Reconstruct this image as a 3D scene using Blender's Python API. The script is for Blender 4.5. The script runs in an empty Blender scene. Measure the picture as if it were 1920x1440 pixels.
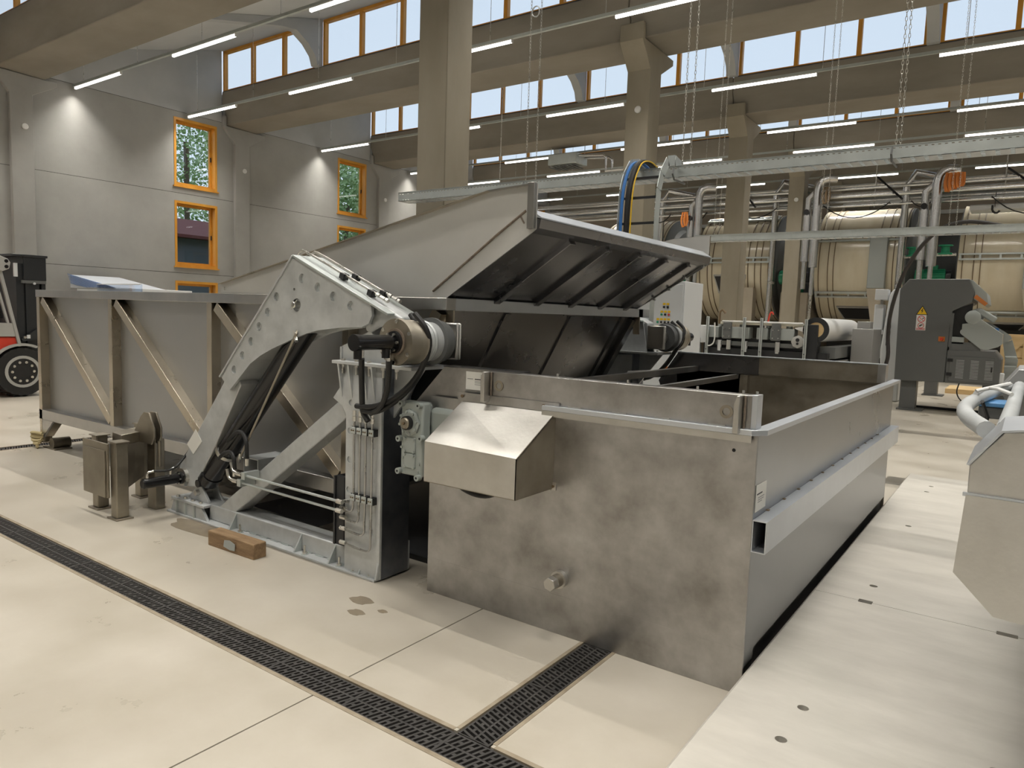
import bpy, bmesh, math, random
from mathutils import Vector, Matrix
random.seed(7)
S = bpy.context.scene
# ---------- camera, world, lights, exposure ----------
cd = bpy.data.cameras.new('camera'); cam = bpy.data.objects.new('camera', cd); S.collection.objects.link(cam); S.camera = cam
cd.sensor_width = 36; cd.lens = 25.301; cd.clip_end = 300
yaw, pitch, roll = .617436, .0971574, .0341237
fw = Vector((-math.sin(yaw)*math.cos(pitch), math.cos(yaw)*math.cos(pitch), -math.sin(pitch)))
rt = Vector((math.cos(yaw), math.sin(yaw), 0)); up = rt.cross(fw)
r2 = rt*math.cos(roll)+up*math.sin(roll); u2 = -rt*math.sin(roll)+up*math.cos(roll)
cam.matrix_world = Matrix(((r2.x, u2.x, -fw.x, 0), (r2.y, u2.y, -fw.y, 0), (r2.z, u2.z, -fw.z, 1.65), (0, 0, 0, 1)))
S.view_settings.view_transform = 'Standard'; S.view_settings.look = 'None'; S.view_settings.gamma = 1; S.view_settings.use_curve_mapping = False
S.view_settings.exposure = 0
S.cycles.use_denoising = True; S.cycles.adaptive_threshold = .05; S.cycles.max_bounces = 5; S.cycles.diffuse_bounces = 3; S.cycles.glossy_bounces = 3; S.cycles.transparent_max_bounces = 10
S.cycles.sample_clamp_indirect = 4; S.cycles.caustics_reflective = False; S.cycles.caustics_refractive = False
W = bpy.data.worlds.new('overcast_sky'); S.world = W; W.use_nodes = True
nt = W.node_tree; bg = nt.nodes['Background']
tc = nt.nodes.new('ShaderNodeTexCoord'); sx = nt.nodes.new('ShaderNodeSeparateXYZ'); cr = nt.nodes.new('ShaderNodeValToRGB')
nt.links.new(tc.outputs['Generated'], sx.inputs[0]); nt.links.new(sx.outputs['Z'], cr.inputs[0]); nt.links.new(cr.outputs[0], bg.inputs[0])
cr.color_ramp.elements[0].position = 0; cr.color_ramp.elements[0].color = (.76, .86, .98, 1)
cr.color_ramp.elements[1].position = .8; cr.color_ramp.elements[1].color = (.60, .70, .86, 1)
bg.inputs[1].default_value = 1.05

# ---------- materials ----------
MATS = {}
def mat(name, c, rough=.6, metal=0, c2=None, ns=6, nd=5, bump=0, bs=None, rv=0, sx=(1, 1, 1), spec=None, emit=None, es=0, contrast=.5, alpha=None):
    m = bpy.data.materials.new(name); m.use_nodes = True; t = m.node_tree; b = t.nodes['Principled BSDF']
    b.inputs['Base Color'].default_value = (*c, 1); b.inputs['Roughness'].default_value = rough; b.inputs['Metallic'].default_value = metal
    if spec is not None: b.inputs['Specular IOR Level'].default_value = spec
    if emit: b.inputs['Emission Color'].default_value = (*emit, 1); b.inputs['Emission Strength'].default_value = es
    if c2 or bump or rv:
        co = t.nodes.new('ShaderNodeTexCoord'); mp = t.nodes.new('ShaderNodeMapping'); mp.inputs['Scale'].default_value = sx
        t.links.new(co.outputs['Object'], mp.inputs[0])
        n = t.nodes.new('ShaderNodeTexNoise'); n.inputs['Scale'].default_value = ns; n.inputs['Detail'].default_value = nd; n.inputs['Roughness'].default_value = .6
        t.links.new(mp.outputs[0], n.inputs[0])
        if c2:
            r = t.nodes.new('ShaderNodeValToRGB'); r.color_ramp.elements[0].position = .5-contrast/2; r.color_ramp.elements[1].position = .5+contrast/2
            r.color_ramp.elements[0].color = (*c, 1); r.color_ramp.elements[1].color = (*c2, 1)
            t.links.new(n.outputs[0], r.inputs[0]); t.links.new(r.outputs[0], b.inputs['Base Color'])
        if rv:
            q = t.nodes.new('ShaderNodeMapRange'); q.inputs[1].default_value = .3; q.inputs[2].default_value = .7
            q.inputs[3].default_value = max(.03, rough-rv); q.inputs[4].default_value = min(1, rough+rv)
            t.links.new(n.outputs[0], q.inputs[0]); t.links.new(q.outputs[0], b.inputs['Roughness'])
        if bump:
            n2 = t.nodes.new('ShaderNodeTexNoise'); n2.inputs['Scale'].default_value = bs or ns*6; n2.inputs['Detail'].default_value = 4
            t.links.new(mp.outputs[0], n2.inputs[0])
            bp = t.nodes.new('ShaderNodeBump'); bp.inputs['Strength'].default_value = bump; bp.inputs['Distance'].default_value = .01
            t.links.new(n2.outputs[0], bp.inputs['Height']); t.links.new(bp.outputs[0], b.inputs['Normal'])
    MATS[name] = m
    return m
mat('floor', (.41, .37, .30), .33, c2=(.53, .49, .42), ns=1.3, nd=9, rv=.09, bump=.02, bs=40, contrast=.42)
mat('plinth', (.48, .455, .405), .5, c2=(.62, .59, .53), ns=2.2, sx=(1, 3, 1), bump=.05, bs=60, contrast=.5)
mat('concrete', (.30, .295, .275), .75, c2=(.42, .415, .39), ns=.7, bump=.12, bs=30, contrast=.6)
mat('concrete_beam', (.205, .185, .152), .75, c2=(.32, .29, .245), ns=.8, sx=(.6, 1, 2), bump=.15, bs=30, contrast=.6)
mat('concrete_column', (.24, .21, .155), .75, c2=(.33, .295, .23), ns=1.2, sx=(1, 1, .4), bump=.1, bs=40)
mat('concrete_pale', (.42, .43, .43), .7, c2=(.50, .51, .51), ns=1, bump=.1, bs=40)
mat('ceiling', (.50, .51, .51), .8, c2=(.56, .57, .57), ns=1)
mat('joint', (.05, .045, .04), .9)
mat('timber', (.62, .27, .03), .45, c2=(.74, .36, .05), ns=4, sx=(1, 1, .2))
mat('gasket', (.03, .035, .05), .5)
def steel(name, c, c2, rough, ns=2.5, sx=(1, 1, 1), metal=1, rv=.08, bump=.02, bs=120, contrast=.5): return mat(name, c, rough, metal, c2, ns, 6, bump, bs, rv, sx, contrast=contrast)
steel('tank_steel', (.25, .24, .228), (.60, .59, .58), .40, 3.2, contrast=.42, rv=.1)
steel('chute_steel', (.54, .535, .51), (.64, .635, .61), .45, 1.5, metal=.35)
steel('tank_side', (.22, .23, .24), (.31, .32, .33), .30, 1.5, rv=.03, bump=0)
steel('bright_steel', (.58, .61, .65), (.68, .71, .75), .35, 3, metal=.7, rv=.03, bump=0)
steel('truss_steel', (.38, .375, .36), (.54, .53, .51), .36, 2.5)
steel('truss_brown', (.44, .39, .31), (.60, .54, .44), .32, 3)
steel('panel_steel', (.38, .38, .375), (.46, .46, .455), .45, 1.2, metal=.85, bump=0)
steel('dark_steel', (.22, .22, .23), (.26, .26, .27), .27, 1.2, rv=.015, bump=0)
steel('hood_steel', (.47, .455, .42), (.68, .665, .63), .42, 3.5, bump=.08, bs=50)
steel('worn_steel', (.26, .23, .185), (.42, .385, .32), .45, 5)
steel('galvanised', (.46, .48, .485), (.66, .68, .685), .42, 7, metal=.35, bump=.05, bs=60)
steel('galv_pale', (.50, .54, .53), (.60, .64, .63), .45, 6, metal=.6)
steel('bolt_steel', (.55, .54, .50), (.75, .73, .68), .3, 12)
steel('duct', (.62, .62, .62), (.82, .82, .82), .18, 30, bump=.3, bs=40)
steel('cast_iron', (.035, .033, .032), (.075, .07, .066), .5, 8, metal=.3)
mat('drain_edge', (.20, .155, .10), .7, c2=(.36, .31, .23), ns=12)
steel('galv_dark', (.20, .22, .26), (.30, .32, .36), .38, 9, metal=.95)  # galvanised made darker and bluer, the tank's dark reflection put into the colour
steel('pipe_steel', (.42, .42, .41), (.52, .52, .51), .3, 8)
mat('black_gloss', (.008, .008, .009), .22)
mat('black', (.014, .014, .015), .5)
mat('rubber', (.012, .012, .012), .55, bump=.2, bs=30)
mat('dark_gap', (.02, .02, .02), .9)
mat('gear_green', (.34, .375, .355), .4)
mat('machine_dark', (.12, .125, .124), .42, c2=(.135, .14, .138), ns=1.5)
mat('machine_light', (.36, .39, .38), .38)
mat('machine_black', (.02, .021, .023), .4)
mat('cabinet_white', (.66, .68, .69), .35)
mat('white', (.78, .78, .76), .4)
mat('paper', (.80, .79, .74), .6)
mat('ink', (.08, .08, .08), .7)
mat('grey_ink', (.35, .35, .34), .7)
mat('red', (.62, .05, .025), .35)
mat('red_ink', (.6, .03, .03), .5)
mat('yellow', (.85, .55, .02), .4)
mat('orange', (.58, .19, .04), .5)
mat('hose_dark', (.028, .023, .02), .45)
mat('blue', (.05, .20, .55), .4)
mat('blue_lid', (.10, .28, .55), .4)
mat('green_motor', (.02, .25, .13), .35)
mat('drum', (.62, .55, .40), .16, c2=(.70, .64, .50), ns=1.2, sx=(3, 1, 1))
mat('hoop', (.16, .11, .06), .5)
mat('pier', (.38, .33, .25), .7, c2=(.44, .39, .31), ns=2)
mat('fork_grey', (.40, .40, .38), .4)
mat('fork_black', (.02, .022, .025), .4)
mat('wood', (.17, .10, .05), .75, c2=(.36, .24, .13), ns=5, sx=(1, 6, 6), bump=.5, bs=30)
mat('plywood', (.60, .42, .20), .6, c2=(.70, .52, .28), ns=3, sx=(1, 1, 5))
mat('rope', (.50, .42, .24), .9, bump=.4, bs=60)
mat('puddle', (.20, .165, .12), .12, c2=(.30, .25, .18), ns=5)
mat('leaf', (.20, .34, .12), .7, c2=(.42, .55, .28), ns=3)
mat('bark', (.12, .09, .06), .9)
mat('roof_red', (.16, .04, .035), .7)
mat('facade', (.16, .17, .19), .6)
mat('grass', (.12, .2, .06), .9)
mat('weld', (.12, .09, .07), .6, c2=(.26, .21, .16), ns=40)
mat('backwall', (.30, .255, .20), .75, c2=(.38, .33, .27), ns=.8, sx=(.4, 1, 5))
mat('tube', (1, 1, 1), .4, emit=(1, .96, .90), es=6)
mat('film_white', (.60, .63, .68), .3)
mat('belt', (.74, .72, .62), .5)
def glass(name, tint, refl):
    m = bpy.data.materials.new(name); m.use_nodes = True; t = m.node_tree; t.nodes.remove(t.nodes['Principled BSDF'])
    o = t.nodes['Material Output']; a = t.nodes.new('ShaderNodeBsdfTransparent'); a.inputs[0].default_value = (*tint, 1)
    g = t.nodes.new('ShaderNodeBsdfGlossy'); g.inputs['Roughness'].default_value = .02
    lw = t.nodes.new('ShaderNodeLayerWeight'); pw = t.nodes.new('ShaderNodeMath'); pw.operation = 'POWER'; pw.inputs[1].default_value = 4
    ml = t.nodes.new('ShaderNodeMath'); ml.operation = 'MULTIPLY_ADD'; ml.inputs[1].default_value = .35; ml.inputs[2].default_value = refl; x = t.nodes.new('ShaderNodeMixShader')
    t.links.new(lw.outputs['Facing'], pw.inputs[0]); t.links.new(pw.outputs[0], ml.inputs[0]); t.links.new(ml.outputs[0], x.inputs[0]); t.links.new(a.outputs[0], x.inputs[1]); t.links.new(g.outputs[0], x.inputs[2]); t.links.new(x.outputs[0], o.inputs[0])
    MATS[name] = m
glass('glass', (.96, .98, .985), .03); glass('film', (.86, .90, .96), .12)

# ---------- geometry helpers ----------
class G:
    def __init__(s): s.v = []; s.f = []
    def add(s, vs, fs):
        n = len(s.v); s.v += [tuple(v) for v in vs]; s.f += [tuple(i+n for i in f) for f in fs]; return s
    def box(s, x0, x1, y0, y1, z0, z1):
        if x0 > x1: x0, x1 = x1, x0
        if y0 > y1: y0, y1 = y1, y0
        if z0 > z1: z0, z1 = z1, z0
        return s.add([(x, y, z) for x in (x0, x1) for y in (y0, y1) for z in (z0, z1)],
                     [(0, 1, 3, 2), (4, 6, 7, 5), (0, 4, 5, 1), (2, 3, 7, 6), (0, 2, 6, 4), (1, 5, 7, 3)])
    def prism(s, pts, ax, a, b):
        A = sum(pts[i][0]*pts[(i+1) % len(pts)][1]-pts[(i+1) % len(pts)][0]*pts[i][1] for i in range(len(pts)))
        if (A < 0) != (ax == 'y'): pts = pts[::-1]
        if a > b: a, b = b, a
        def mk(p, t): return (t, p[0], p[1]) if ax == 'x' else (p[0], t, p[1]) if ax == 'y' else (p[0], p[1], t)
        n = len(pts); vs = [mk(p, a) for p in pts]+[mk(p, b) for p in pts]
        return s.add(vs, [tuple(range(n))[::-1], tuple(range(n, 2*n))]+[(i, (i+1) % n, n+(i+1) % n, n+i) for i in range(n)])
    def cyl(s, p, q, r, n=16, r2=None):
        p, q = Vector(p), Vector(q); d = (q-p).normalized(); a = d.orthogonal().normalized(); b = d.cross(a); r2 = r if r2 is None else r2
        cs = [(math.cos(2*math.pi*i/n), math.sin(2*math.pi*i/n)) for i in range(n)]
        return s.add([p+(a*c+b*t)*r for c, t in cs]+[q+(a*c+b*t)*r2 for c, t in cs],
                     [tuple(range(n))[::-1], tuple(range(n, 2*n))]+[(i, (i+1) % n, n+(i+1) % n, n+i) for i in range(n)])
    def lathe(s, prof, o, d, n=24):            # prof: (distance along axis, radius); open ends are capped
        o, d = Vector(o), Vector(d).normalized(); a = d.orthogonal().normalized(); b = d.cross(a); vs = []
        for t, r in prof:
            for i in range(n): w = 2*math.pi*i/n; vs.append(o+d*t+(a*math.cos(w)+b*math.sin(w))*r)
        fs = [(k*n+i, k*n+(i+1) % n, (k+1)*n+(i+1) % n, (k+1)*n+i) for k in range(len(prof)-1) for i in range(n)]
        fs += [tuple(range(n))[::-1], tuple(range((len(prof)-1)*n, len(prof)*n))]
        return s.add(vs, fs)
    def ring(s, o, d, r1, r2, h, n=24):        # washer / pipe section
        o, d = Vector(o), Vector(d).normalized(); a = d.orthogonal().normalized(); b = d.cross(a); vs = []
        for t, r in ((0, r1), (0, r2), (h, r2), (h, r1)):
            for i in range(n): w = 2*math.pi*i/n; vs.append(o+d*t+(a*math.cos(w)+b*math.sin(w))*r)
        return s.add(vs, [(k*n+i, k*n+(i+1) % n, ((k+1) % 4)*n+(i+1) % n, ((k+1) % 4)*n+i) for k in range(4) for i in range(n)])
    def tube(s, pts, r, n=8, sm=0):
        P = [Vector(p) for p in pts]
        for _ in range(sm):                     # Chaikin corner rounding
            Q = [P[0]]
            for i in range(len(P)-1): Q += [P[i]*.75+P[i+1]*.25, P[i]*.25+P[i+1]*.75]
            P = Q+[P[-1]]
        T = [(P[min(i+1, len(P)-1)]-P[max(i-1, 0)]).normalized() for i in range(len(P))]
        a = T[0].orthogonal().normalized(); vs = []
        for i, p in enumerate(P):
            a = (a-T[i]*a.dot(T[i])).normalized(); b = T[i].cross(a)
            vs += [p+(a*math.cos(2*math.pi*k/n)+b*math.sin(2*math.pi*k/n))*r for k in range(n)]
        m = len(P)
        return s.add(vs, [tuple(range(n))[::-1], tuple(range((m-1)*n, m*n))]+[(j*n+k, j*n+(k+1) % n, (j+1)*n+(k+1) % n, (j+1)*n+k) for j in range(m-1) for k in range(n)])
    def bar(s, p, q, w, h, upv=(0, 1, 0)):     # w across, h along upv
        p, q = Vector(p), Vector(q); d = (q-p).normalized(); u = Vector(upv); u = (u-d*u.dot(d)).normalized(); r = d.cross(u)
        vs = [o+r*i*w/2+u*j*h/2 for o in (p, q) for i, j in ((-1, -1), (1, -1), (1, 1), (-1, 1))]
        return s.add(vs, [(0, 3, 2, 1), (4, 5, 6, 7), (0, 1, 5, 4), (1, 2, 6, 5), (2, 3, 7, 6), (3, 0, 4, 7)])
    def quad(s, a, b, c, d, t=.004):           # thin sheet with thickness t
        a, b, c, d = map(Vector, (a, b, c, d)); n = (b-a).cross(c-a).normalized()*t
        return s.add([a, b, c, d, a+n, b+n, c+n, d+n], [(0, 3, 2, 1), (4, 5, 6, 7), (0, 1, 5, 4), (1, 2, 6, 5), (2, 3, 7, 6), (3, 0, 4, 7)])
    def hexb(s, p, d, r=.012, h=.012): p = Vector(p); return s.cyl(p, p+Vector(d).normalized()*h, r, 6)
    def rhs(s, x0, x1, z0, z1, y0, y1, t):     # open rectangular tube along Y
        s.box(x0, x0+t, y0, y1, z0, z1); s.box(x1-t, x1, y0, y1, z0, z1); s.box(x0+t, x1-t, y0, y1, z0, z0+t); return s.box(x0+t, x1-t, y0, y1, z1-t, z1)
C = S.collection.objects
def tag(o, label=None, cat=None, group=None, kind=None):
    if label: o['label'] = label
    if cat: o['category'] = cat
    if group: o['group'] = group
    if kind: o['kind'] = kind
    return o
def wpos(o):
    v = Vector((0, 0, 0))
    while o: v += o.location; o = o.parent
    return v
def part(g, name, m, par=None, label=None, bevel=0, smooth=True, loc=None, **k):
    off = wpos(par) if par else Vector(loc or (0, 0, 0))
    me = bpy.data.meshes.new(name); me.from_pydata([tuple(Vector(v)-off) for v in g.v], [], g.f)
    me.materials.append(MATS[m])
    if smooth: me.shade_smooth(); me.set_sharp_from_angle(angle=math.radians(35))
    o = bpy.data.objects.new(name, me); C.link(o)
    if par: o.parent = par
    else: o.location = off
    if bevel:
        b = o.modifiers.new('b', 'BEVEL'); b.width = bevel; b.segments = 2; b.limit_method = 'ANGLE'; b.angle_limit = math.radians(50)
    tag(o, label, **k); return o
def thing(name, label, cat, loc, group=None):
    o = bpy.data.objects.new(name, None); o.empty_display_size = .1; C.link(o); o.location = loc; return tag(o, label, cat, group)
def struct(g, name, m, par=None, **k):
    return part(g, name, m, par, kind=None if par else 'structure', **k)
def copy_tree(o, par=None):
    c = o.copy(); C.link(c)
    if par: c.parent = par
    for ch in list(o.children): copy_tree(ch, c)
    return c
def cut(o, g):
    me = bpy.data.meshes.new('c'); me.from_pydata([tuple(Vector(v)-wpos(o)) for v in g.v], [], g.f)
    c = bpy.data.objects.new('c', me); C.link(c); c.location = wpos(o)
    mods = [m.type for m in o.modifiers]
    b = o.modifiers.new('x', 'BOOLEAN'); b.operation = 'DIFFERENCE'; b.object = c; b.solver = 'EXACT'
    bpy.context.view_layer.update()
    nm = bpy.data.meshes.new_from_object(o.evaluated_get(bpy.context.evaluated_depsgraph_get()))
    o.modifiers.clear(); o.data = nm; nm.shade_smooth(); nm.set_sharp_from_angle(angle=math.radians(35))
    bpy.data.objects.remove(c)
ORD = ['first', 'second', 'third', 'fourth', 'fifth', 'sixth', 'seventh', 'eighth', 'ninth', 'tenth', 'eleventh', 'twelfth']
# ---------- large structure: the hall ----------
XL, XR, YB, YE = -20.2, 15.96, -11.05, 43.2
ROWS = [6.95+6*k for k in range(-3, 6)]
# floor: concrete slabs around the drain channels (channel recess below)
fl = struct(G().box(XL-.3, XR, YB, YE, -.4, -.12), 'floor', 'joint', smooth=False)
SX = [XL, -9.04, -8.88, -2.352, -1.70, -1.54, 4.0, 10.0, XR]; SY = [YB, -4, 1.94, 2.10, 8.5, 14.5, 20.5, 26.5, 32.5, YE]
def slab(x0, x1, y0, y1): struct(G().box(x0+.004, x1-.004, y0+.004, y1-.004, -.13, 0), 'concrete_slab', 'floor', fl)
for j in range(len(SY)-1):
    y0, y1 = SY[j], SY[j+1]
    if j == 2: continue
    if y0 == 2.10:
        for a, b in ((XL, -9.04), (-8.88, -2.352), (-2.352, -1.70), (-1.54, 4.0), (4.0, 10.0), (10.0, XR)): slab(a, b, y0, y1)
    else:
        for a, b in ((XL, -14.2), (-14.2, -8.3), (-8.3, -2.352), (-2.352, 4.0), (4.0, 10.0), (10.0, XR)): slab(a, b, y0, y1)
# drain gratings, each half-metre casting liftable
def grating(L=.5, w=.15):
    g = G(); g.box(0, L, 0, .008, -.03, -.002); g.box(0, L, w-.008, w, -.03, -.002); g.box(0, .006, .008, w-.008, -.03, -.002); g.box(L-.006, L, .008, w-.008, -.03, -.002)
    g.box(.006, L-.006, w/2-.005, w/2+.005, -.025, -.003)
    n = 19; p = (L-.012)/n
    for i in range(n):
        x = .006+p*(i+.5)
        for s, (a, b) in enumerate(((.008, w/2-.005), (w/2+.005, w-.008))):
            dx = .010
            g.add([(x-.0055-dx+t*2*dx+u, a if t == 0 else b, z) for t in (0, 1) for u in (0, .011) for z in (-.025, -.002)],
                  [(0, 1, 3, 2), (4, 6, 7, 5), (0, 4, 5, 1), (2, 3, 7, 6), (0, 2, 6, 4), (1, 5, 7, 3)])
            if i % 2 == s: g.box(x-.006, x+p-.004, (a+b)/2-.007, (a+b)/2+.007, -.022, -.003)
    return g
first = None
ORD = ['first', 'second', 'third', 'fourth', 'fifth', 'sixth', 'seventh', 'eighth', 'ninth', 'tenth', 'eleventh', 'twelfth']
def put_grate(x, y, rz, label, grp):
    global first
    if first is None: first = part(grating(), 'drain_grating', 'cast_iron', smooth=False)
    o = first if not first.get('label') else copy_tree(first)
    o.location = (x, y, 0); o.rotation_euler = (0, 0, rz); tag(o, label, 'drain grating', grp); return o
n = 0
for i in range(30):
    x = -11.2+i*.5
    k = i-19                                  # casting 19 is the one the short drain meets
    w = 'casting at the junction with the short drain' if k == 0 else '%s casting to the %s of the junction' % (ORD[abs(k)-1], 'left' if k < 0 else 'right') if abs(k) < 11 else 'out beyond the left edge of the picture'
    if x < 1.2: put_grate(x, 1.945, 0, 'black iron grating of the long drain, %s' % w, 'castings of the long foreground drain')
for i in range(13):
    put_grate(-1.545, 2.10+i*.5, math.pi/2, 'black iron grating of the short drain, %s casting from the junction' % (ORD+['last'])[i] if i < 3 else 'black iron grating of the short drain, hidden under the steel tank', 'castings of the drain under the steel tank')
for i in range(6):
    put_grate(-8.885, 2.10+i*.5, math.pi/2, 'black grating of the drain by the rope, %s casting towards the trough' % ORD[i], 'castings of the drain under the trough')
g = G()
for i in range(9): g.box(-1.12, -.87, 8.42+i*.05, 8.45+i*.05, -.02, 0)
for i in range(7): g.box(-1.12+i*.04, -1.114+i*.04, 8.4, 8.86, -.03, -.002)
tag(part(g, 'floor_grate', 'galvanised', smooth=False), 'grey bar grate in the floor past the far corner of the steel tank', 'grate')
for x0, x1, y0, y1 in ((-14.2, 4, 1.922, 1.943), (-14.2, -8.9, 2.101, 2.122), (-8.87, -1.72, 2.101, 2.122), (-1.52, 4, 2.101, 2.122), (-1.72, -1.701, 2.122, 8.5), (-1.539, -1.52, 2.122, 8.5), (-8.88, -8.86, 2.122, 5), (-9.06, -9.04, 2.122, 5)):
    part(G().box(x0, x1, y0, y1, -.02, .0016), 'drain_frame', 'drain_edge', fl, smooth=False)
# raised concrete platform on the right
g = G().prism([(-.9, 0), (-.885, .115), (-.87, .13), (4.2, .13), (4.2, 0)], 'y', -6, 4.302)
pl = struct(g, 'floor_platform', 'plinth', loc=(0, 0, 0))
pb = struct(G().prism([(-.9, 0), (-.885, .115), (-.87, .13), (4.2, .13), (4.2, 0)], 'y', 4.306, 8.48), 'platform_slab', 'plinth', pl)
h = G()
HOL = [(-.60, 2.92), (-.61, 2.64), (-.61, 4.60), (-.62, 6.2), (-.63, 7.93), (-.64, 7.64), (.04, 4.60), (-.61, 1.2), (.04, 2.92)]
for x, y in HOL: h.cyl((x, y, .09), (x, y, .2), .021 if y not in (2.64,) else .026, 14)
h1, h2 = G(), G()
for x, y in HOL: (h1 if y < 4.3 else h2).cyl((x, y, .07), (x, y, .2), .022, 14)
h1.box(.0, .09, 4.28, 4.4, .07, .2); h1.box(-.64, -.57, 4.28, 4.4, .09, .2); h2.box(-.0, .09, 4.2, 4.33, .07, .2); h2.box(-.64, -.57, 4.2, 4.33, .09, .2)
cut(pl, h1); cut(pb, h2)
part(G().box(-.635, -.575, 4.285, 4.325, .095, .11), 'anchor_socket', 'bolt_steel', pl)
# left wall: precast panels with window openings, one row of panels per storey
wl = struct(G().box(XL-.32, XL-.3, YB, YE, 0, 7.0), 'wall_left_backing', 'concrete', smooth=False)
wl.name = 'wall_left'
C_ = Vector
bpy.data.objects.remove(wl)
wl = bpy.data.objects.new('wall_left', None); C.link(wl); wl['kind'] = 'structure'
ZJ = [0, 2.51, 4.79, 7.07]; WZ = [(.42, 2.28), (2.70, 4.57), (4.99, 6.90)]
def roofz(y, r): return 9.15+.29*(y-r)     # underside of the roof, r = window line of the bay
for k, r in enumerate(ROWS):
    a, b = r-6+.9, r+.40   # between pilasters
    wy0, wy1 = r-1.52, r-.18
    if r > 36: wy0 = wy1 = None
    for j in range(3):
        z0, z1 = ZJ[j]+.006, ZJ[j+1]-.006; g = G(); q = WZ[j]
        if wy0 is None: g.box(XL-.3, XL, a+.006, b-.006, z0, z1)
        else:
            g.box(XL-.3, XL, a+.006, wy0, z0, z1); g.box(XL-.3, XL, wy1, b-.006, z0, z1)
            g.box(XL-.3, XL, wy0, wy1, z0, q[0]); g.box(XL-.3, XL, wy0, wy1, q[1], z1)
        part(g, 'wall_panel', 'concrete', wl, smooth=False)
    y0 = r-4.85
    part(G().prism([(y0-1.1, 7.076), (r+.0, 7.076), (r+.0, 9.2), (y0, roofz(y0, r)+.05), (y0-1.1, 7.9)], 'x', XL-.3, XL-.004), 'wall_panel', 'concrete_pale', wl, smooth=False)
    part(G().box(XL-.30, XL-.28, r-5.2, r+.6, 0, 7.1), 'panel_backing', 'joint', wl, smooth=False) if wy0 is None else None
part(G().box(XL-.26, XL-.012, ROWS[0]-6, ROWS[0]-5.1, 0, 9), 'wall_panel', 'concrete', wl, smooth=False)
g = G()
for j in (1, 2, 3): g.box(XL-.1, XL-.012, YB, YE, ZJ[j]-.02, ZJ[j]+.02)
part(g, 'joint_seal', 'joint', wl, smooth=False)
# windows of the left wall
nw = 0
def wall_window(y0, y1, z0, z1, nm):
    f = G()
    for a in ((y0, y0+.07, z0, z1), (y1-.07, y1, z0, z1), (y0+.07, y1-.07, z0, z0+.07), (y0+.07, y1-.07, z1-.07, z1)): f.box(XL-.26, XL+.012, *a)
    w = struct(f, nm, 'timber', smooth=False)
    s = G(); a, b, c, d = y0+.072, y1-.072, z0+.072, z1-.072
    for q in ((a, a+.06, c, d), (b-.06, b, c, d), (a+.06, b-.06, c, c+.06), (a+.06, b-.06, d-.06, d)): s.box(XL-.25, XL-.18, *q)
    part(s, 'sash', 'timber', w, smooth=False); part(G().box(XL-.22, XL-.21, a+.06, b-.06, c+.06, d-.06), 'pane', 'glass', w, smooth=False)
    part(G().box(XL-.17, XL-.14, b-.045, b-.02, (c+d)/2-.08, (c+d)/2+.05), 'handle', 'black', w)
    part(G().box(XL-.02, XL+.05, y0-.04, y1+.04, z0-.035, z0-.002), 'sill', 'timber', w, smooth=False)
for k, r in enumerate(ROWS[:-1]):
    for q in WZ: nw += 1; wall_window(r-1.52, r-.18, q[0], q[1], 'window_%d' % nw)
# pilasters, columns, beams
def colprof(r): return [(r-.02, 7.27), (r-.02, 6.95), (r+.37, 6.5), (r+.37, 0), (r+.87, 0), (r+.87, 6.52), (r+1.42, 6.84), (r+1.42, 6.95), (r+.08, 6.98), (r+.08, 7.27)]
for r in ROWS[2:]:
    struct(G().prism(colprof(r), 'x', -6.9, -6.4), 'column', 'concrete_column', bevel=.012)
    struct(G().prism(colprof(r), 'x', XL-.01, XL+.12), 'pilaster_column', 'concrete', bevel=.015)
    for x, y, z, ax in ((XL+.12, r+.68, 5.75, 'x'), (-6.63, r+.37, 5.75 if r > 12 else 4.6, 'y')):
        d = (1, 0, 0) if ax == 'x' else (0, -1, 0)
        if r < 30 and not (ax == 'y' and r < 8): tag(part(G().lathe([(0, .07), (.02, .07), (.03, .06)], (x, y, z), d, 20), 'wall_disc', 'white'), 'small round white disc on the %s concrete %s from the front' % (ORD[ROWS.index(r)-2], 'wall pilaster' if ax == 'x' else 'column'), 'sensor')
for r in ROWS:
    for a, b in ((XL, -6.757), (-6.743, XR)):
        struct(G().prism([(r, 7.95), (r, 7.55), (r+.1, 7.38), (r+.1, 7.0), (r+1.15, 6.96), (r+1.15, 7.95)], 'y' if 0 else 'x', a, b), 'beam', 'concrete_beam', bevel=.02)
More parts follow.
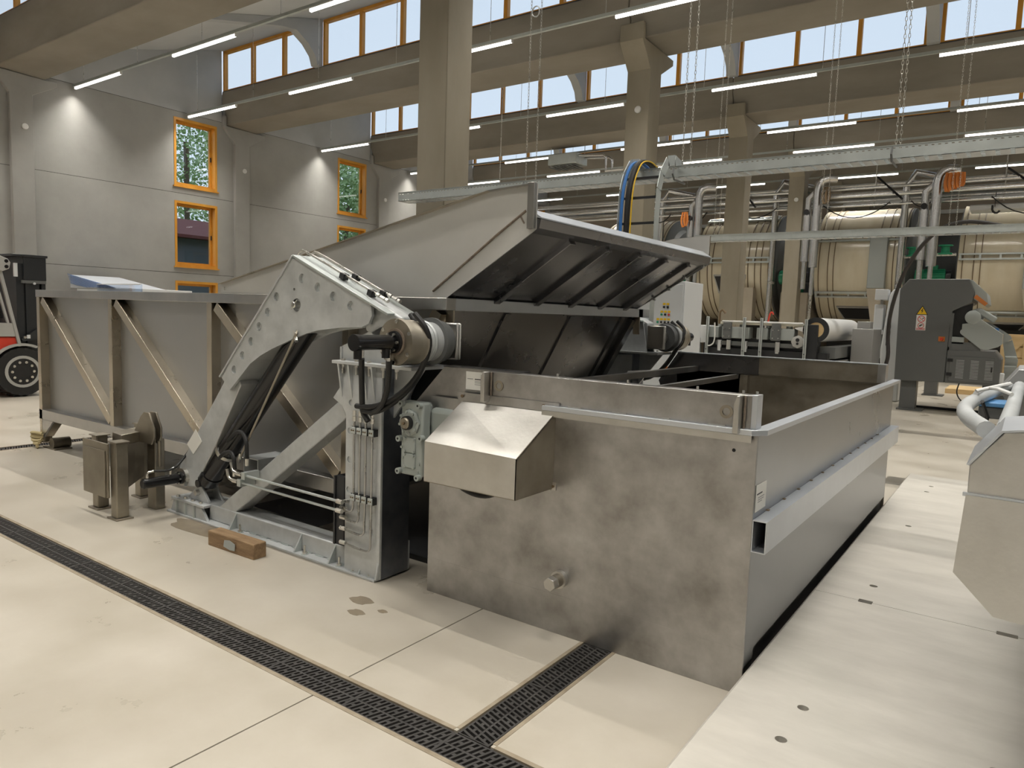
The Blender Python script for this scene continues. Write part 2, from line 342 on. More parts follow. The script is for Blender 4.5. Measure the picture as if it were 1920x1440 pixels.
# clerestory windows, roof slabs and ribs
ce = bpy.data.objects.new('ceiling', None); C.link(ce); ce['kind'] = 'structure'
RIB = [(0, 0)]
ribfirst = None
for k, r in enumerate(ROWS):
    yw = r+.04
    for j in range(8):
        x0 = XL+4.52*j; x1 = x0+4.27 if j < 7 else XR
        f = G(); z0, z1 = 7.95, 9.14
        f.box(x0, x1, yw, yw+.12, z1-.075, z1); f.box(x0, x1, yw, yw+.12, z0+.02, z0+.055)
        f.box(x0, x0+.075, yw, yw+.12, z0+.055, z1-.075); f.box(x1-.075, x1, yw, yw+.12, z0+.055, z1-.075)
        nw += 1; w = struct(f, 'window_%d' % nw, 'timber', smooth=False)
        part(G().box(x0, x1, yw-.02, yw+.12, z0, z0+.02), 'sill', 'gasket', w, smooth=False)
        step = (x1-x0)/3
        for i in (1, 2): part(G().box(x0+step*i-.05, x0+step*i+.05, yw+.004, yw+.11, z0+.055, z1-.075), 'mullion', 'timber', w, smooth=False)
        for i in range(3): part(G().box(x0+step*i+.04, x0+step*(i+1)-.04, yw+.06, yw+.07, z0+.05, z1-.07), 'pane', 'glass', w, smooth=False)
    y0 = r-4.87
    for j in range(8):
        x0 = XL+4.52*j-.12; x1 = x0+4.515
        part(G().prism([(y0, roofz(y0, r)), (r+.3, roofz(r+.3, r)-.0), (r+.3, roofz(r+.3, r)+.22), (y0, roofz(y0, r)+.22)], 'x', x0, x1), 'roof_slab', 'ceiling', ce, smooth=False)
        if j:
            xr = XL+4.52*j-.25
            pr_ = [(r+.03, 7.95), (r+.03, 9.15), (y0, roofz(y0, r)), (y0, roofz(y0, r)-.10), (r-2.3, roofz(r-2.3, r)-.18), (r-1.25, roofz(r-1.25, r)-.22), (r-.8, 8.62), (r-.45, 8.42), (r-.22, 8.18), (r-.14, 7.95)]
            part(G().prism(pr_, 'x', xr, xr+.25), 'roof_rib', 'concrete_pale', ce)
# other walls
struct(G().box(XL, XR, YE, YE+.2, 0, 8), 'wall_back', 'backwall', smooth=False)
g = struct(G().box(XL, XR, ROWS[-1]+.9, YE, 7.7, 7.9), 'ceiling_rear', 'ceiling', smooth=False)
struct(G().box(XR, XR+.2, YB, YE, 0, 9.2), 'wall_right', 'concrete', smooth=False)
struct(G().box(XL, XR, YB-.2, YB, 0, 8), 'wall_front', 'concrete', smooth=False)
# light rails and strip lights
LY = [-7.2, -3.3, -.4, 2.6, 5.4, 8.78, 11.8, 16.6, 20.95, 23.7, 28.5, 34.0]
ls = None
for i, y in enumerate(LY):
    vis = i-5
    where = ('the %s rail from the front' % ORD[vis]) if vis >= 0 else 'a rail over the viewpoint'
    g = G().box(XL+.05, XR-.1, y-.03, y+.03, 6.985, 7.04)
    rail = tag(part(g, 'light_rail', 'galv_pale', smooth=False), 'long pale metal rail with strip lights, %s' % where.replace('a rail', 'one').replace(' rail', ' one'), 'light rail', 'light rails')
    # wires
    rr = min([q for q in ROWS if q > y] or [ROWS[-1]+6])
    for j in range(14):
        x = XL+.6+2.6*j
        part(G().cyl((x, y, 7.04), (x, y, roofz(y, rr) if y < 37 else 7.7), .006, 5), 'suspension_wire', 'bolt_steel', rail) if vis < 6 else None
    for j in range(8):
        x = XL+.15+4.55*j
        if x+2.3 > XR: continue
        if ls is None:
            ls = thing('strip_light', '', '', (x, y, 6.93)); ls['label'] = ''
            part(G().box(x, x+2.3, y-.032, y+.032, 6.962, 6.99).box(x, x+.008, y-.032, y+.032, 6.912, 6.962).box(x+2.292, x+2.3, y-.032, y+.032, 6.912, 6.962), 'housing', 'white', ls, smooth=False)
            part(G().prism([(y-.03, 6.960), (y+.03, 6.960), (y+.027, 6.93), (y+.015, 6.915), (y-.015, 6.915), (y-.027, 6.93)], 'x', x+.01, x+2.29), 'diffuser', 'tube', ls, smooth=False)
            la = bpy.data.lights.new('strip_emission', 'AREA'); la.shape = 'RECTANGLE'; la.size = 2.26; la.size_y = .05; la.energy = 58; la.color = (1, .955, .88); la.spread = math.radians(110)
            lo = bpy.data.objects.new('strip_emission', la); C.link(lo); lo.parent = ls; lo.location = (1.15, 0, -.017)
            o = ls
        else: o = copy_tree(ls); o.location = (x, y, 6.93)
        lab = 'glowing strip light, %s from the window wall, %s' % (ORD[j], where) if vis >= 0 else 'glowing strip light on a rail over the viewpoint'
        tag(o, lab, 'strip light', 'strip lights on the suspended rails' if vis >= 0 else 'strip lights over the viewpoint')
# outside: ground, building, trees
struct(G().box(-70, XL-.3, -20, 60, -.3, -.05), 'ground_outside', 'grass', smooth=False)
b = thing('neighbour_building', 'dark low building with a red tiled roof outside the yellow windows', 'building', (-32, 20, 0))
part(G().box(-36, -30, 8, 20.5, -.05, 4.5), 'wall', 'facade', b, smooth=False)
part(G().prism([(-29.5, 4.42), (-29.5, 4.55), (-33, 5.6), (-36.5, 4.55), (-36.5, 4.42)], 'y', 7.5, 21), 'roof', 'roof_red', b, smooth=False)
for i in range(4): part(G().box(-29.99, -29.95, 9+i*2.8, 10.6+i*2.8, 2.4, 3.9), 'window_pane', 'glass', b, smooth=False)
def tree(x, y, hgt, label):
    t = thing('tree', label, 'tree', (x, y, 0)); rnd = random.Random(int(x*7+y))
    part(G().tube([(x, y, -.1), (x+.1, y, hgt*.3), (x-.1, y+.1, hgt*.75)], .16, 8), 'trunk', 'bark', t)
    g = G()
    for _ in range(7000):
        u = Vector((rnd.gauss(0, 1), rnd.gauss(0, 1), rnd.gauss(0, 1))).normalized()*rnd.uniform(.3, 1)**.5
        p = Vector((x, y, hgt*.58))+Vector((u.x*hgt*.30, u.y*hgt*.30, u.z*hgt*.42)); s = rnd.uniform(.06, .13)
        a = Vector((rnd.uniform(-1, 1), rnd.uniform(-1, 1), rnd.uniform(-1, 1))).normalized()*s; c = a.orthogonal()*rnd.uniform(.4, .8)
        g.add([p-a, p+c, p+a, p-c], [(0, 1, 2, 3)])
    part(g, 'foliage', 'leaf', t, smooth=False, kind='stuff')
for x, y, hh, lab in ((-42, 24.5, 15, 'broad leafy tree behind the red roof, seen through the first window column'), (-50, 33, 17, 'tall leafy tree beside the broad one outside'), (-30, 26.5, 9.5, 'dense green tree filling the second column of yellow windows'), (-36, 33.5, 12, 'green tree right of the dense one, in the second window column'), (-44, 44, 13, 'far leafy tree behind the second window column')): tree(x, y, hh, lab)
# ---------- steel tank ----------
t = thing('steel_tank', 'large open mottled stainless steel tank standing beside the concrete platform', 'tank', (-1.83, 5.0, 0))
TX0, TX1, TY0, TY1, TZ = -2.77, -.90, 3.10, 6.95, 1.165
o = part(G().box(TX0, TX1, TY0, TY0+.012, 0.0, TZ), 'front_wall', 'tank_steel', t, bevel=.002)
g = G()
for i in range(5): g.hexb((TX0+.2+i*.35, TY0, .03), (0, -1, 0), .003, .001)
part(G().box(TX1-.008, TX1, TY0+.012, TY0+.14, .12, TZ), 'side_corner', 'tank_side', t)
part(G().box(TX1-.008, TX1, TY0+.14, TY1, .17, TZ), 'side_wall', 'tank_side', t)
part(G().box(TX1-.05, TX1-.02, TY0+.2, TY1, .0, .17), 'side_skirt', 'tank_side', t)
part(G().box(TX0, TX1, TY1-.012, TY1, 0, TZ), 'back_wall', 'worn_steel', t)
part(G().box(TX0, TX0+.008, TY0+.012, TY1, 0, .86), 'end_wall', 'worn_steel', t)
part(G().box(TX0, TX1-.01, TY0+.012, TY1, .34, .35), 'bottom', 'worn_steel', t)
# rim flange with mitred corner
g = G().prism([(TX0+.78, TY0-.028), (TX1-.02, TY0-.028), (TX1+.03, TY0+.035), (TX1+.03, TY1+.16), (TX1-.03, TY1+.16), (TX1-.03, TY0+.05), (TX1-.05, TY0+.02), (TX0+.78, TY0+.02)], 'z', 1.165, 1.19)
part(g, 'rim_flange', 'bright_steel', t, bevel=.002)
part(G().box(TX0+.78, TX1-.02, TY0-.028, TY0-.022, 1.135, 1.165), 'rim_lip', 'hood_steel', t)
# parapets: box profile, front
part(G().prism([(-2.93, 1.10), (-2.70, 1.335), (-2.17, 1.335), (-2.17, 1.11), (-2.8, 1.11)], 'y', TY0+.03, TY0+.045), 'end_guard', 'tank_steel', t)
part(G().box(-2.93, -2.77, TY0+.03, TY0+.045, .86, 1.10), 'end_guard', 'tank_steel', t)
part(G().box(-2.35, -.915, TY0+.005, TY0+.075, 1.19, 1.335), 'parapet', 'tank_steel', t, bevel=.003)
part(G().box(-.937, -.912, TY0+.003, TY0+.077, 1.19, 1.338), 'parapet_cap', 'bright_steel', t, bevel=.002)
part(G().prism([(-2.70, 1.336), (-2.17, 1.336), (-2.17, 1.342), (-2.70, 1.342)], 'y', TY0+.02, TY0+.13), 'parapet_top', 'dark_steel', t)
for x in (-1.95, -1.55, -1.2, -.99, -.93): part(G().cyl((x, TY0+.05, 1.335), (x, TY0+.05, 1.35), .006, 8), 'weld_stud', 'hood_steel', t)
for x in (-2.36, -.985):
    l = part(G().prism([(x-.012, 1.17), (x-.012, 1.30), (x, 1.335), (x+.014, 1.335), (x+.014, 1.17)], 'y', TY0-.055, TY0+.004), 'lifting_lug', 'hood_steel', t, bevel=.004)
    part(G().tube([(x+.02, TY0, 1.18), (x+.022, TY0-.002, 1.25), (x+.02, TY0, 1.33)], .006, 6), 'weld', 'weld', l)
for x, z in ((-2.29, 1.262), (-1.045, 1.255)): part(G().ring((x, TY0+.006, z), (0, -1, 0), .017, .030, .006, 20), 'weld_ring', 'worn_steel', t)
for i, x in enumerate((-2.1, -1.85, -1.6, -1.38, -1.12)): part(G().box(x, x+.075, TY0-.004, TY0+.006, 1.188, 1.196), 'weld', 'hood_steel', t)
# back parapet and the interior
part(G().prism([(-2.96, 1.04), (-2.77, 1.33), (-1.98, 1.33), (-1.98, 1.16), (-2.15, 1.16), (-2.15, .9), (-2.9, .9)], 'y', 6.70, 6.72), 'back_guard', 'dark_steel', t)
part(G().box(-1.97, -.93, 6.66, 6.74, 1.175, 1.33), 'parapet', 'worn_steel', t, bevel=.003)
part(G().box(-2.77, -.93, 6.655, 6.745, 1.331, 1.338), 'parapet_top', 'bright_steel', t)
part(G().box(-.985, -.925, 6.63, 6.76, 1.18, 1.33), 'parapet_cap', 'truss_steel', t)
part(G().box(-2.10, -2.06, 6.64, 6.70, .6, 1.16), 'guide_strip', 'worn_steel', t)
part(G().box(-2.77, -.93, 6.70, 6.712, .34, 1.165), 'inner_back', 'worn_steel', t)
part(G().box(-2.6, -2.55, 3.2, 6.7, 1.16, 1.21), 'cross_beam', 'truss_steel', t)
part(G().box(-2.20, -2.16, 3.15, 6.7, 1.12, 1.16), 'cross_beam', 'truss_steel', t)
part(G().tube([(-2.95, 6.0, 1.13), (-2.6, 6.0, 1.17)], .035, 12), 'spray_pipe', 'white', t)
# open box beam along the side
b = part(G().rhs(TX1+.001, TX1+.062, .655, .797, TY0, 7.0, .004), 'side_beam', 'bright_steel', t, label='rectangular steel box section with an open end')
for i in range(14): part(G().box(TX1, TX1+.012, 3.3+i*.27, 3.32+i*.27, .797, .801), 'weld', 'hoop', b) if i < 12 else None
part(G().box(TX0, TX1, TY0-.001, TY0, .205, .208), 'weld_seam', 'tank_steel', t)
# plug, label plates, bracket, hole
g = G().cyl((-1.85, TY0, .30), (-1.85, TY0-.03, .30), .045, 20); p = part(g, 'drain_socket', 'hood_steel', t)
part(G().cyl((-1.85, TY0-.03, .30), (-1.85, TY0-.07, .30), .034, 20), 'collar', 'worn_steel', p); part(G().cyl((-1.85, TY0-.07, .30), (-1.85, TY0-.115, .30), .036, 6), 'hex_plug', 'hood_steel', p, bevel=.003)
def label_plate(c, ux, uz, w, h, par, lines, nrm):
    c, ux, uz, nrm = map(Vector, (c, ux, uz, nrm))
    def rect(a, b_, e, f, d, m, nm, pr):
        v = [c+ux*i+uz*j+nrm*k for k in (0, d) for i, j in ((a, e), (b_, e), (b_, f), (a, f))]
        return part(G().add(v, [(0, 3, 2, 1), (4, 5, 6, 7), (0, 1, 5, 4), (1, 2, 6, 5), (2, 3, 7, 6), (3, 0, 4, 7)]), nm, m, pr, smooth=False)
    L = rect(0, w, 0, h, .002, 'paper', 'label_sheet', par)
    for a, b_, e, th, m in lines: rect(a*w, b_*w, e*h, (e+th)*h, .0026, m, 'print_line', L)
    return L
label_plate((-2.537, TY0+.028, 1.222), (1, 0, 0), (0, 0, 1), .135, .10, t, [(.08, .38, .58, .04, 'grey_ink'), (.47, .85, .56, .06, 'ink'), (.47, .80, .46, .035, 'grey_ink'), (.47, .92, .38, .035, 'grey_ink'), (.47, .78, .28, .035, 'grey_ink'), (.78, .9, .82, .03, 'grey_ink')], (0, -1, 0))
label_plate((TX1+.001, 3.12, .825), (0, 1, 0), (0, 0, 1), .15, .12, t, [(.08, .6, .62, .05, 'ink'), (.2, .8, .48, .035, 'grey_ink'), (.2, .75, .40, .035, 'grey_ink'), (.2, .6, .32, .035, 'grey_ink')], (1, 0, 0))
b = part(G().box(-1.94, -1.925, TY0-.02, TY0, .755, .795).box(-1.94, -1.90, TY0-.006, TY0, .755, .795), 'angle_bracket', 'hood_steel', t)
part(G().hexb((-1.915, TY0-.006, .775), (0, -1, 0), .007, .006), 'bolt', 'hoop', b)
part(G().cyl((-1.0, TY0+.001, 1.09), (-1.0, TY0-.001, 1.09), .008, 12), 'bolt_hole', 'dark_gap', t)
# drive hood
HL, HR, HF = -2.475, -1.90, 2.76
hd = part(G().quad((HL-.06, TY0-.004, 1.155), (HR-.02, TY0-.004, 1.155), (HR-.02, HF, .955), (HL-.03, HF, .975)), 'drive_hood', 'hood_steel', t, label='sloped bright steel drive hood')
part(G().quad((HL-.03, HF, .975), (HR-.02, HF, .965), (HR-.02, HF, .765), (HL-.03, HF, .765)), 'hood_front', 'hood_steel', hd)
part(G().add([(HR-.02, HF, .765), (HR-.02, TY0, .765), (HR-.02, TY0, 1.158), (HR-.02, HF, .965), (HR-.024, HF, .765), (HR-.024, TY0, .765), (HR-.024, TY0, 1.158), (HR-.024, HF, .965)], [(0, 1, 2, 3), (7, 6, 5, 4), (0, 4, 5, 1), (1, 5, 6, 2), (2, 6, 7, 3), (3, 7, 4, 0)]), 'hood_side', 'worn_steel', hd)
part(G().box(HL-.03, HR-.02, HF, TY0, .762, .766), 'hood_bottom', 'worn_steel', hd)
m = part(G().box(HL-.09, HR, TY0-.006, TY0, 1.157, 1.205), 'mounting_strip', 'tank_steel', hd)
for x in (-2.53, -1.99): part(G().hexb((x, TY0-.006, 1.185), (0, -1, 0), .009, .01), 'bolt', 'hoop', hd)
part(G().tube([(-2.50, 2.98, .80), (-2.46, 2.98, .71), (-2.34, 2.98, .675), (-2.22, 2.98, .69), (-2.14, 2.98, .76)], .014, 10, sm=2), 'cable_loop', 'rubber', t)
# ---------- gear unit ----------
gx0, gx1 = -2.93, -2.74
t = thing('gear_unit', 'pale grey green cast gear unit with a round shaft cover beside the drive hood', 'gearbox', (-2.83, 3.0, .69))
b = part(G().box(gx0+.02, gx1, 3.0, 3.07, .70, 1.13), 'housing', 'gear_green', t, bevel=.012)
part(G().box(gx0+.03, gx1-.02, 3.07, 3.22, .74, 1.12), 'rear_housing', 'gear_green', t, bevel=.02)
part(G().box(gx1-.02, gx1+.16, 3.07, 3.24, .8, 1.10), 'motor_flange', 'gear_green', t, bevel=.03)
g = G()
for x, z in ((gx0+.035, 1.115), (gx1-.02, 1.115), (gx0+.02, .91), (gx1-.0, .93), (gx0+.02, .72), (gx1-.02, .70)):
    l = part(G().lathe([(0, .018), (.03, .018)], (x, 3.005, z), (0, -1, 0), 14), 'mounting_eye', 'gear_green', t); part(G().cyl((x, 2.974, z), (x, 2.9735, z), .007, 10), 'eye_hole', 'dark_gap', l)
part(G().lathe([(0, .078), (.012, .078), (.02, .066)], (-2.835, 3.0, 1.01), (0, -1, 0), 8), 'shaft_boss', 'gear_green', t)
s = part(G().lathe([(0, .04), (.028, .04)], (-2.835, 2.985, 1.01), (0, -1, 0), 24), 'shaft_seal', 'black', t)
part(G().lathe([(0, .034), (.034, .034), (.04, .028)], (-2.835, 2.985, 1.01), (0, -1, 0), 24), 'shaft_cover', 'worn_steel', s); part(G().hexb((-2.835, 2.945, 1.01), (0, -1, 0), .008, .008), 'bolt', 'hoop', s)
for k in range(8):
    w = k*math.pi/4+.2; part(G().hexb((-2.835+.064*math.cos(w), 2.982, 1.01+.064*math.sin(w)), (0, -1, 0), .009, .009), 'bolt', 'gear_green', t)
for z0, z1 in ((.835, .925), (.745, .83)):
    c = part(G().box(-2.875, -2.79, 2.992, 3.0, z0, z1), 'inspection_cover', 'gear_green', t, bevel=.006)
    for x in (-2.867, -2.798):
        for z in (z0+.008, z1-.008): part(G().hexb((x, 2.992, z), (0, -1, 0), .008, .008), 'bolt', 'gear_green', c)
for x, z in ((-2.89, .80), (-2.76, .78), (-2.90, .86), (-2.77, .73)): part(G().hexb((x, 3.0, z), (0, -1, 0), .008, .006), 'bolt', 'gear_green', t)
# ---------- tipping frame (near one, then copied for the far side) ----------
def trigus(x, y0, y1, z0, z1, tk=.012):       # triangular gusset across Y
    return G().prism([(y0, z0), (y1, z0), (y1, z1)], 'x', x-tk/2, x+tk/2)
def make_frame():
    t = thing('tipping_gantry', 'galvanised steel tipping frame in front of the trough, with post, brace and pipes', 'frame', (-4.2, 3.12, 0), 'tipping frames either side of the trough')
    part(G().box(-5.43, -3.09, 2.98, 3.28, 0, .016), 'base_plate', 'galvanised', t, bevel=.003)
    part(G().box(-4.95, -3.2, 3.05, 3.21, .016, .135), 'base_beam', 'galvanised', t, bevel=.008)
    for x in (-4.6, -3.86, -3.52, -3.24): part(trigus(x, 2.985, 3.05, .016, .13), 'gusset', 'galv_pale', t, smooth=False)
    for x in (-4.50, -3.78, -3.44, -3.30, -3.16):
        b = part(G().hexb((x, 3.012, .016), (0, 0, 1), .017, .016), 'anchor_nut', 'bolt_steel', t); part(G().cyl((x, 3.012, .03), (x, 3.012, .075 if x != -3.30 else .14), .008, 10), 'anchor_stud', 'bolt_steel', b)
        part(G().lathe([(0, .026), (.003, .026)], (x, 3.012, .016), (0, 0, 1), 16), 'washer', 'galv_pale', b)
    g = G()
    for i in range(12): g.box(-4.55+i*.12, -4.47+i*.12, 3.04, 3.052, .014, .022)
    part(g, 'weld', 'galv_pale', t)
    # pin bracket at the left end
    part(G().prism([(-5.40, .016), (-5.36, .11), (-4.98, .11), (-4.90, .016)], 'y', 3.0, 3.02).prism([(-5.40, .016), (-5.36, .11), (-4.98, .11), (-4.90, .016)], 'y', 3.22, 3.24), 'bracket_web', 'galvanised', t, smooth=False)
    part(G().box(-5.38, -4.93, 2.99, 3.26, .11, .13), 'bracket_plate', 'galvanised', t, bevel=.003)
    for x in (-5.30, -5.18, -5.06): part(G().box(x-.006, x+.006, 2.985, 3.02, .016, .11), 'gusset', 'galv_pale', t, smooth=False)
    for y in (3.06, 3.17): part(G().prism([(-5.26, .13), (-5.14, .235), (-5.07, .245), (-4.97, .13)], 'y', y, y+.02), 'clevis_ear', 'galvanised', t, bevel=.003)
    for i in range(4): part(G().hexb((-5.33+i*.105, 3.02, .13), (0, 0, 1), .015, .014), 'bolt', 'bolt_steel', t)
    part(G().cyl((-5.11, 3.03, .195), (-5.11, 3.22, .195), .022, 16), 'clevis_pin', 'bolt_steel', t)
    # post
    p = part(G().prism([(-3.38, .016), (-3.38, 1.0), (-3.42, 1.05), (-3.50, 1.09), (-3.44, 1.16), (-3.40, 1.31), (-3.07, 1.31), (-3.07, .016)], 'y', 3.0, 3.02), 'post_plate', 'galvanised', t, bevel=.003)
    c = G()
    for x, z in ((-3.335, 1.075), (-3.345, .90), (-3.345, .72), (-3.35, .53), (-3.13, .30), (-3.13, .62), (-3.13, .83)): c.cyl((x, 2.98, z), (x, 3.008, z), .019, 16)
    cut(p, c)
    part(G().box(-3.37, -3.082, 3.02, 3.24, .016, 1.30), 'post_core', 'galvanised', t); part(G().box(-3.082, -3.07, 3.02, 3.25, .016, 1.31), 'post_side', 'galv_dark', t)
    part(G().prism([(2.98, .016), (3.0, .12), (3.05, .16), (3.27, .20), (3.27, .016)], 'x', -3.09, -3.075), 'end_gusset', 'galvanised', t, bevel=.002)
    part(G().box(-3.47, -3.385, 2.998, 3.03, .16, .60), 'cable_cover', 'machine_black', t); part(G().box(-3.475, -3.46, 2.99, 3.15, .16, .60), 'cable_cover', 'machine_black', t)
    # head plate, bolts and bearing saddle
    part(G().box(-3.47, -2.80, 2.96, 3.30, 1.31, 1.33), 'head_plate', 'galvanised', t, bevel=.003)
    for x in (-3.42, -3.33, -3.20, -3.13): part(G().prism([(2.965, 1.31), (3.0, 1.31), (3.0, 1.10)], 'x', x-.006, x+.006), 'gusset', 'galvanised', t, smooth=False)
    part(G().prism([(-3.07, 1.31), (-2.83, 1.31), (-3.07, 1.0)], 'y', 3.1, 3.115), 'gusset', 'galvanised', t, smooth=False)
    part(G().prism([(-3.47, 1.31), (-3.41, 1.05), (-3.36, 1.31)], 'y', 3.02, 3.03), 'gusset', 'galvanised', t, smooth=False)
    for x in (-3.40, -3.28, -3.17, -3.05, -2.94):
        b = part(G().hexb((x, 2.99, 1.31), (0, 0, -1), .014, .016), 'bolt', 'bolt_steel', t); part(G().cyl((x, 2.99, 1.295), (x, 2.99, 1.25), .008, 8), 'bolt_end', 'bolt_steel', b); part(G().hexb((x, 2.99, 1.33), (0, 0, 1), .014, .012), 'bolt_head', 'bolt_steel', b)
    part(G().prism([(-3.46, 1.33), (-3.46, 1.40), (-3.0, 1.60), (-2.95, 1.33)], 'y', 3.04, 3.06).prism([(-3.46, 1.33), (-3.46, 1.40), (-3.0, 1.60), (-2.95, 1.33)], 'y', 3.2, 3.22), 'saddle_web', 'galvanised', t, smooth=False)
    part(G().bar((-3.47, 3.13, 1.405), (-3.0, 3.13, 1.605), .014, .18), 'saddle_top', 'galvanised', t); part(G().box(-3.475, -3.46, 3.03, 3.23, 1.33, 1.41), 'saddle_end', 'galvanised', t)
    # brace
    part(G().bar((-3.40, 3.12, 1.065), (-4.86, 3.12, .035), .125, .13), 'brace', 'galvanised', t, bevel=.008)
    part(G().rhs(-4.735, -4.555, .265, .51, 3.20, 4.788, .008), 'cross_tube', 'galvanised', t)
    return t
fr = make_frame()
g = G()
# hydraulic pipes on the post and the floor run
px = (-3.275, -3.225, -3.175, -3.12)
for i, x in enumerate(px):
    zb = (.40, .34, .27, .18)[i]
    pp = part(G().tube([(x, 2.975, .985), (x, 2.975, zb+.04), (x-.012, 2.975, zb+.012), (x-.04, 2.975, zb), (-3.36, 2.975, zb+.012)], .0075, 8, sm=1), 'hydraulic_pipe', 'pipe_steel', fr)
    part(G().hexb((-3.39, 2.975, zb+.015), (1, 0, 0), .014, .05), 'fitting', 'bolt_steel', pp); part(G().hexb((x, 2.975, .97), (0, 0, 1), .013, .03).hexb((x, 2.975, 1.005), (0, 0, 1), .011, .03), 'fitting', 'bolt_steel', pp)
    for z in (.915, .50): 
        cl = part(G().box(x-.02, x+.02, 2.962, 2.968, z-.02, z+.02), 'pipe_clamp', 'galv_pale', fr, bevel=.002); part(G().box(x-.019, x+.023, 2.968, 3.0, z-.022, z+.022), 'clamp_body', 'black', cl)
        part(G().hexb((x-.008, 2.962, z), (0, -1, 0), .005, .004).hexb((x+.008, 2.962, z), (0, -1, 0), .005, .004), 'screw', 'hoop', cl)
for a, b_ in (((-4.344,2.95,0.465), (-3.365,2.95,0.458)), ((-4.394,2.95,0.408), (-3.369,2.95,0.4))):
    a, b_ = Vector(a), Vector(b_)
    pp = part(G().tube([a, b_], .009, 8), 'hydraulic_pipe', 'galv_pale', fr); d = (b_-a).normalized()
    part(G().hexb(b_-d*.03, d, .016, .05).cyl(b_, b_+Vector((.02, .05, 0)), .012, 8), 'fitting', 'bolt_steel', pp); part(G().box(a.x-.02, a.x+.02, 2.93, 3.05, a.z-.025, a.z+.025), 'pipe_clamp', 'galv_pale', pp)
    part(G().hexb(a-d*.10, d, .015, .06).tube([a-d*.1, a-d*.15+Vector((0, 0, .01)), a-d*.17+Vector((0, 0, .07))], .011, 8, sm=1), 'fitting', 'bolt_steel', pp)
for pts in ([(-4.34,2.96,0.585), (-4.346,2.96,0.735), (-4.499,3,0.768), (-4.72,3.05,0.636)], [(-4.485,2.96,0.487), (-4.497,2.96,0.593), (-4.612,2.98,0.601), (-4.823,3.05,0.502)]):
    hh = part(G().tube(pts, .014, 8, sm=2), 'hose', 'rubber', fr); part(G().cyl(pts[0], Vector(pts[0])+Vector((0, 0, -.05)), .015, 8), 'ferrule', 'bolt_steel', hh)
for pts, r in (([(-3.095,2.86,1.366), (-3.137,2.9,1.275), (-3.161,2.93,1.082), (-3.177,2.95,1.04), (-3.131,2.95,0.988)], .017), ([(-2.816,2.8,1.377), (-2.855,2.84,1.284), (-2.905,2.88,1.188), (-2.991,2.92,1.084), (-3.099,2.94,1.04)], .017),
                 ([(-3.211,2.93,1.073), (-3.056,2.92,1.078), (-2.894,2.95,1.153), (-2.779,3,1.282), (-2.692,3,1.453), (-2.681,2.95,1.557), (-2.771,2.95,1.633)], .016), ([(-3.156,2.93,1.051), (-3.044,2.93,1.047), (-2.923,2.98,1.127), (-2.799,3,1.25), (-2.722,3,1.392), (-2.696,2.95,1.512), (-2.822,2.97,1.626)], .016)):
    part(G().tube(pts, r, 10, sm=2), 'hose', 'rubber', fr)
for x, y in (((-3.086,2.85,1.419)[0], 2.85), ((-2.818,2.8,1.42)[0], 2.8)): part(G().cyl((x, y, 1.45), (x, y, 1.37), .016, 6), 'ferrule', 'bolt_steel', fr)
